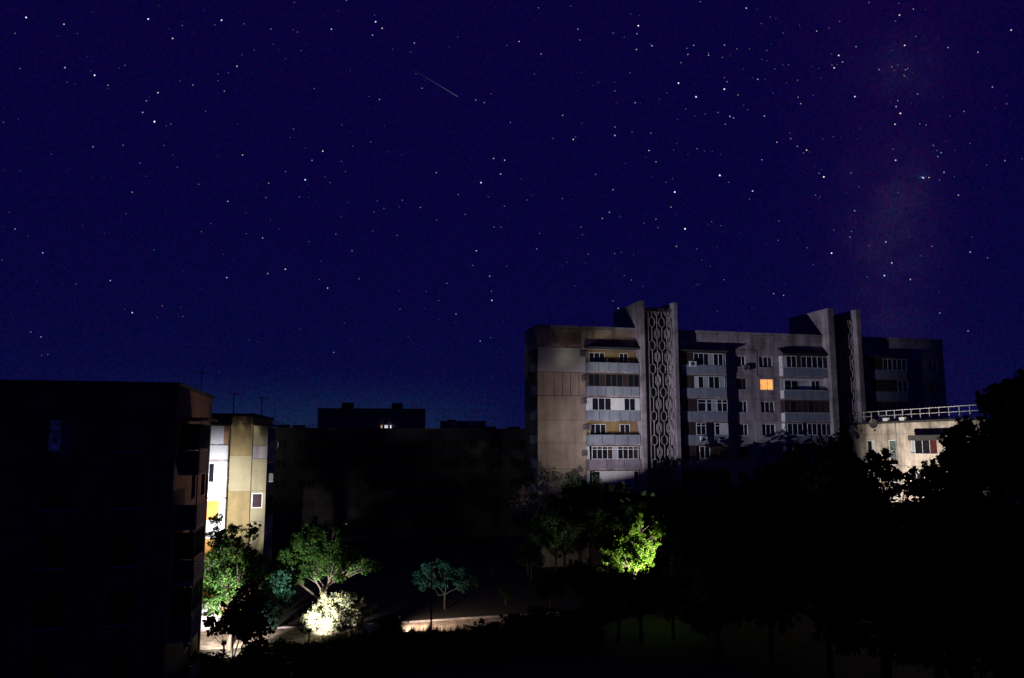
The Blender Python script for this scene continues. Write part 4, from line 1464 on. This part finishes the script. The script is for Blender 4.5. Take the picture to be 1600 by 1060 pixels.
rank(((905, 756, 82, 1.0), (948, 764, 82, 0.9), (1000, 778, 78, 1.0), (1048, 772, 80, 1.0), (1098, 776, 80, 1.0), (1150, 770, 80, 1.1), (1200, 758, 78, 1.0), (1240, 722, 76, 0.9), (1282, 698, 74, 0.9), (868, 800, 80, 1.0)),
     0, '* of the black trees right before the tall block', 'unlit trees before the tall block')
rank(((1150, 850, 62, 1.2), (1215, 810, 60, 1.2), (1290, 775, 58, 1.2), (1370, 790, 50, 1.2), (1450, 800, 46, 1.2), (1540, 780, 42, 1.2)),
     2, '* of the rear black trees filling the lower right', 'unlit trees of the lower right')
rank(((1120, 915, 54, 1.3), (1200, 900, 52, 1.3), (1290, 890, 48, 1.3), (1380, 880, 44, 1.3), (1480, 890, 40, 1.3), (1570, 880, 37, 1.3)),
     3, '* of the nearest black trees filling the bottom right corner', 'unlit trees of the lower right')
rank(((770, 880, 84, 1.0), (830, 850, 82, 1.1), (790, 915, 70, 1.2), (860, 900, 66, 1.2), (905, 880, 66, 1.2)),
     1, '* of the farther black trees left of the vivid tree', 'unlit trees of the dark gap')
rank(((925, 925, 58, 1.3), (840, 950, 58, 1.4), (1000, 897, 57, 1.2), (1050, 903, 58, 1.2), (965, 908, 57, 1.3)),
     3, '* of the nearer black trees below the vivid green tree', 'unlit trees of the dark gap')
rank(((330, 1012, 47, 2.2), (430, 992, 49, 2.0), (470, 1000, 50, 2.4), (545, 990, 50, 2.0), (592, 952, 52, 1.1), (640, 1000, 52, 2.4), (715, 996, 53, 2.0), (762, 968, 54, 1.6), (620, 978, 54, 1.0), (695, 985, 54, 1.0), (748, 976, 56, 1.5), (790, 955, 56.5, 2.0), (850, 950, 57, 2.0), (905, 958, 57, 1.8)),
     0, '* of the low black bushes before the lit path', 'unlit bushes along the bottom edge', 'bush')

# dry grass along the lit strip of path
rng = np.random.default_rng(5)
n = 11000
gx = np.where(rng.random(n) < 0.65, rng.normal(-7.2, 2.4, n), rng.uniform(-13, 1, n))
gy = 57.7 + (gx + 8) * 0.17 + np.abs(rng.normal(size=n)) * 0.9 - 0.7
tu = 0.5 + 0.5 * np.sin(gx * 3.1 + np.sin(gx * 1.3) * 2) * np.sin(gx * 7.7)
gh = 0.15 + (0.2 + 0.95 * tu) * rng.random(n)
v = np.zeros((n, 3, 3))
v[:, 0] = np.stack([gx - 0.02, gy, np.zeros(n)], 1)
v[:, 1] = np.stack([gx + 0.02, gy, np.zeros(n)], 1)
v[:, 2] = np.stack([gx + rng.normal(size=n) * 0.09, gy + rng.normal(size=n) * 0.09, gh], 1)
me = bpy.data.meshes.new('dry_grass')
me.from_pydata(v.reshape(-1, 3).tolist(), [], [(3 * i, 3 * i + 1, 3 * i + 2) for i in range(n)])
me.materials.append(leafmat('dry_grass', (0.12, 0.09, 0.045)))
gobj = obj('dry_grass', me)
gobj['kind'] = 'stuff'
gobj['label'] = 'dry grass along the edge of the lit path'

# ------------------------------------------------------------------ stars
TILES = [
    (0, 0, 3.2, "131,88,5 320,122,4 741,96,5 1108,102,5 863,193,4 76,167,2 911,128,2 1074,125,2 1221,120,2 1354,146,3 1467,149,2 1488,161,2 1366,223,2 1395,249,1 1271,252,2 1209,275,1 1107,271,1 1505,254,2 1429,294,1 1185,332,4 1090,371,2 1142,365,2 1090,404,2 1122,457,3 965,426,3 901,406,2 790,465,4 732,505,3 714,563,4 772,609,5 854,621,2 832,631,1 747,486,1 325,339,4 473,377,5 540,427,3 542,443,1 335,411,2 375,423,1 455,357,1 624,328,2 595,342,1 456,310,1 437,283,1 100,344,2 844,146,1 793,28,1 1021,50,1 462,61,1 290,181,1 388,169,1 1472,13,2 17,612,2 92,597,1 465,735,3 615,727,2 821,728,2 864,775,1 257,772,1 699,816,2 887,838,2 520,892,1 460,888,1 661,962,3 993,922,2 1213,776,4 1427,859,3 1343,917,3 1526,900,5 1560,803,3 1467,646,2 1529,740,1 1452,688,1 1188,624,1 1028,557,2 1571,444,2 1139,1008,3 1328,990,2 1497,986,2 1543,986,1 1537,926,1 1090,779,1 97,856,1 22,850,1 730,882,1"),
    (500, 0, 3.533, "307,121,5 343,157,4 290,195,4 301,84,2 521,238,4 63,162,4 27,90,1 402,272,2 501,289,2 530,409,2 581,442,1 564,488,3 329,550,3 270,533,1 167,390,1 1221,299,4 1099,230,3 1031,252,2 1184,409,2 945,519,2 860,554,3 907,568,3 1051,677,3 1340,638,3 1398,771,4 1411,757,2 1287,765,2 1019,885,4 958,876,3 997,962,4 888,1009,4 642,954,3 280,785,3 181,807,2 119,690,2 168,727,1 356,694,1 15,835,4 118,892,2 141,948,2 56,1010,2 27,978,1 383,840,1 451,856,1 760,205,2 713,260,1 1384,35,2 1206,44,2 146,2,3 101,61,1"),
    (0, 300, 3.533, "730,2,3 1258,53,4 1467,34,2 696,121,2 1163,175,2 1112,220,2 1360,231,2 1450,255,3 83,205,3 236,337,4 10,377,2 851,321,2 1233,345,1 1252,474,4 1478,451,3 609,490,4 420,508,1 205,495,1 1009,435,1 896,629,2 730,667,4 690,647,1 867,695,1 1009,688,2 1000,637,1 170,773,3 226,801,3 264,897,2 230,904,2 1372,817,1 1420,827,1 1209,998,1 577,227,1 455,182,1 153,245,1 52,113,1 1360,116,1"),
    (400, 280, 3.533, "70,23,3 272,5,5 409,20,2 55,104,2 240,100,2 291,100,1 509,128,2 670,121,2 808,117,3 706,162,2 651,182,2 790,153,1 907,157,3 471,210,1 80,228,1 128,276,1 36,325,4 441,305,2 291,345,2 644,287,2 779,311,2 997,225,2 1155,196,2 1117,86,2 1242,20,5 1282,97,2 1371,150,2 1315,265,2 1353,267,2 530,396,3 359,454,2 162,498,4 65,521,3 350,554,2 395,602,4 568,551,3 1216,396,4 1196,477,2 1385,480,2 1290,536,3 1054,576,2 1299,620,3 1302,670,4 938,621,1 1009,671,2 795,719,2 932,716,1 1104,745,3 1014,777,1 489,794,1 498,710,1 840,870,1 1294,876,2 1238,895,3 429,957,3 243,829,1 230,1050,1 790,616,1 583,336,1"),
    (800, 0, 3.533, "1040,11,3 1293,46,4 1351,52,1 364,162,3 374,222,3 697,143,5 690,187,3 773,254,4 763,243,1 687,275,3 558,184,2 620,208,2 657,78,1 703,86,1 1457,102,2 1425,95,2 1376,131,2 1003,251,3 965,268,2 971,301,3 1085,306,3 1085,293,2 932,347,3 1173,250,3 1162,318,2 1204,310,1 1241,271,2 1311,271,2 1407,279,3 1430,245,1 1379,328,2 1409,337,1 1450,381,2 1276,380,1 1329,433,2 1357,439,3 1398,440,1 1173,429,2 1187,452,3 1172,493,5 1248,525,3 919,460,5 1016,536,5 855,513,2 680,568,3 814,548,1 651,403,2 476,456,2 447,472,1 382,402,1 568,502,3 568,455,1 575,566,1 386,682,2 568,702,3 568,749,4 663,731,2 766,736,3 914,660,2 1067,630,2 1137,622,3 1203,643,4 1223,652,4 1301,607,2 1278,582,2 1393,641,3 1177,687,3 1010,641,1 959,602,2 909,793,2 892,829,2 756,832,4 795,894,3 740,867,1 1022,822,3 1062,835,2 1106,834,2 971,852,1 1150,854,1 1379,883,3 1462,786,3 1441,516,2 461,964,3 625,903,1 1147,969,5 1197,1007,2 852,1007,2 886,987,1 558,1048,3 1328,1056,5 48,990,1 770,979,1"),
    (800, 250, 3.8095, "969,192,5 90,239,2 121,211,1 300,230,2 353,238,1 946,282,3 580,312,3 538,349,3 645,343,1 638,335,1 857,354,3 786,378,2 868,404,2 794,323,1 978,328,1 411,399,2 419,446,2 164,438,2 147,530,3 1030,411,5 1244,392,2 1188,368,2 1170,391,1 1360,434,1 979,515,3 1101,530,2 1219,518,1 1130,596,2 1179,632,1 611,558,2 651,551,2 724,565,2 454,562,2 328,610,2 299,629,1 438,617,1 668,688,2 710,716,2 780,752,1 376,750,1 601,840,2 632,884,3 1261,714,2 1110,741,1 1095,745,1 1557,797,3 1529,779,1 1414,234,2 1427,883,1 1223,901,1 1522,499,1 1584,480,1"),
    (1180, 0, 3.8095, "678,16,3 855,21,2 941,55,3 1014,58,1 859,91,4 834,127,2 503,129,2 440,169,2 366,186,3 167,198,2 264,151,1 600,279,3 890,271,4 957,218,2 1090,230,1 1148,284,4 1326,312,3 1524,180,4 497,331,4 454,322,2 520,370,4 487,384,2 470,405,4 457,387,2 379,408,2 340,397,1 391,333,1 737,415,3 811,302,1 813,399,2 849,387,2 829,420,2 895,416,3 908,409,2 888,452,3 935,437,1 880,445,1 900,460,1 166,386,2 198,386,2 252,478,2 187,494,1 391,464,1 255,580,3 271,618,3 345,570,2 593,576,5 966,560,3 1118,575,1 849,600,3 809,610,1 839,636,4 864,676,5 930,618,1 832,741,4 980,738,3 1018,745,3 1412,519,3 1497,619,2 1497,571,1 1243,664,3 1160,694,2 1427,648,1 625,764,1 207,793,2 212,826,3 251,872,3 306,895,4 287,911,2 320,905,1 403,829,1 465,815,2 610,829,1 819,889,2 836,955,4 1060,867,3 1082,897,2 1107,910,3 1087,933,3 1055,905,1 1278,855,2 1135,845,1 1190,896,1 1486,957,3 1588,946,2 1376,982,1"),
    (1180, 240, 3.786, "406,139,5 378,117,3 392,97,1 350,75,1 566,116,3 612,197,2 541,231,1 844,231,2 785,247,1 357,247,2 372,267,2 384,256,2 588,339,4 663,401,1 596,407,1 464,453,2 571,461,2 560,496,3 674,547,2 773,524,4 452,590,5 306,558,2 343,658,2 808,648,4 764,723,5 662,730,2 918,746,3 978,606,2 1046,550,3 1282,493,2 1272,584,4 1374,618,2 1202,247,3 1117,112,4 1178,138,2 1090,157,2 1369,69,2 1352,208,1 993,144,5 1028,143,4 985,140,3 1000,148,3 975,142,2 1008,138,2 1092,945,3 1259,1050,3 1087,824,1 140,401,2 136,514,2 110,830,2 168,840,3 908,493,1"),
]
rng = np.random.default_rng(42)
stars = []
for x0, y0, s, txt in TILES:
    for q_ in txt.split():
        a, b, m_ = q_.split(',')
        stars.append((pixdir(x0 + float(a) / s, y0 + float(b) / s), int(m_)))
for _ in range(2600):                                            # faint ones over the whole sky in front
    az, z = rng.uniform(-1.2, 1.2), rng.uniform(0.01, 0.95)
    h = math.sqrt(1 - z * z)
    stars.append((Vector((h * math.sin(az), h * math.cos(az), z)), 0))
for _ in range(900):                                             # and crowded along the milky way
    a = rng.uniform(0, 1.2)
    d = (a_ * math.cos(a - 0.25) + nrm.cross(a_) * math.sin(a - 0.25) + nrm * rng.normal() * 0.09).normalized()
    stars.append((d, 0))
SIZE = {0: 0.50, 1: 0.72, 2: 0.80, 3: 0.92, 4: 1.04, 5: 1.22}
LUM = {0: 0.06, 1: 0.08, 2: 0.19, 3: 0.42, 4: 0.8, 5: 1.6}
R_ = 4000.0
sv, sf, sc_ = [], [], []
for d, m_ in stars:
    r = SIZE[m_] * (0.9 + 0.2 * rng.random()) / F * R_
    p = Vector((0, 0, CAM_Z)) + d * R_
    n = len(sv)
    for ax in ((r, 0, 0), (-r, 0, 0), (0, r, 0), (0, -r, 0), (0, 0, r), (0, 0, -r)):
        sv.append((p.x + ax[0], p.y + ax[1], p.z + ax[2]))
    sf += [tuple(n + k for k in q_) for q_ in ((0, 2, 4), (2, 1, 4), (1, 3, 4), (3, 0, 4), (2, 0, 5), (1, 2, 5), (3, 1, 5), (0, 3, 5))]
    w = rng.random()
    tint = (1.0, 0.72, 0.5) if w < 0.12 else (0.95, 0.92, 1.0) if w < 0.45 else (0.55, 0.68, 1.0) if w < 0.85 else (0.35, 0.5, 1.0)
    k = LUM[m_] * (0.7 + 0.6 * rng.random()) * (rng.random() ** 1.5 if m_ == 0 else 1)
    sc_ += [(tint[0] * k, tint[1] * k, tint[2] * k, 1)] * 6
me = bpy.data.meshes.new('stars')
me.from_pydata(sv, [], sf)
ca = me.color_attributes.new('star', 'FLOAT_COLOR', 'POINT')
ca.data.foreach_set('color', np.array(sc_, dtype=np.float32).reshape(-1))


def glow_mat(name):
    m = bpy.data.materials.new(name)
    m.use_nodes = True
    t = m.node_tree
    t.nodes.remove(t.nodes['Principled BSDF'])
    e = t.nodes.new('ShaderNodeEmission')
    at_ = t.nodes.new('ShaderNodeAttribute')
    at_.attribute_name = 'star'
    t.links.new(at_.outputs['Color'], e.inputs['Color'])
    t.links.new(e.outputs[0], t.nodes['Material Output'].inputs['Surface'])
    m.cycles.emission_sampling = 'NONE'
    return m


star_m = glow_mat('starlight')
me.materials.append(star_m)
so = obj('stars', me)
so['kind'] = 'stuff'
so['label'] = 'stars scattered over the deep blue night sky'
# shooting star: a thin luminous streak that tapers off to its upper left
a, c = pixdir(636, 103) * R_, pixdir(715.5, 151.5) * R_
b = MB()
k = 12
pts = [Vector((0, 0, CAM_Z)) + a.lerp(c, i / k) for i in range(k + 1)]
b.tube(pts, [(0.12 + 0.55 * i / k) / F * R_ for i in range(k + 1)], 6)
mm = bpy.data.meshes.new('meteor')
mm.from_pydata(b.v, [], b.f)
ca = mm.color_attributes.new('star', 'FLOAT_COLOR', 'POINT')
ca.data.foreach_set('color', np.array([[0.5 * 0.085 * (i // 6 / k), 0.72 * 0.085 * (i // 6 / k), 1.0 * 0.085 * (i // 6 / k) + 0.04, 1] for i in range(len(b.v))], dtype=np.float32).reshape(-1))
mm.materials.append(star_m)
thing('meteor', 'short faint shooting star streak in the upper sky', 'meteor', me=mm)
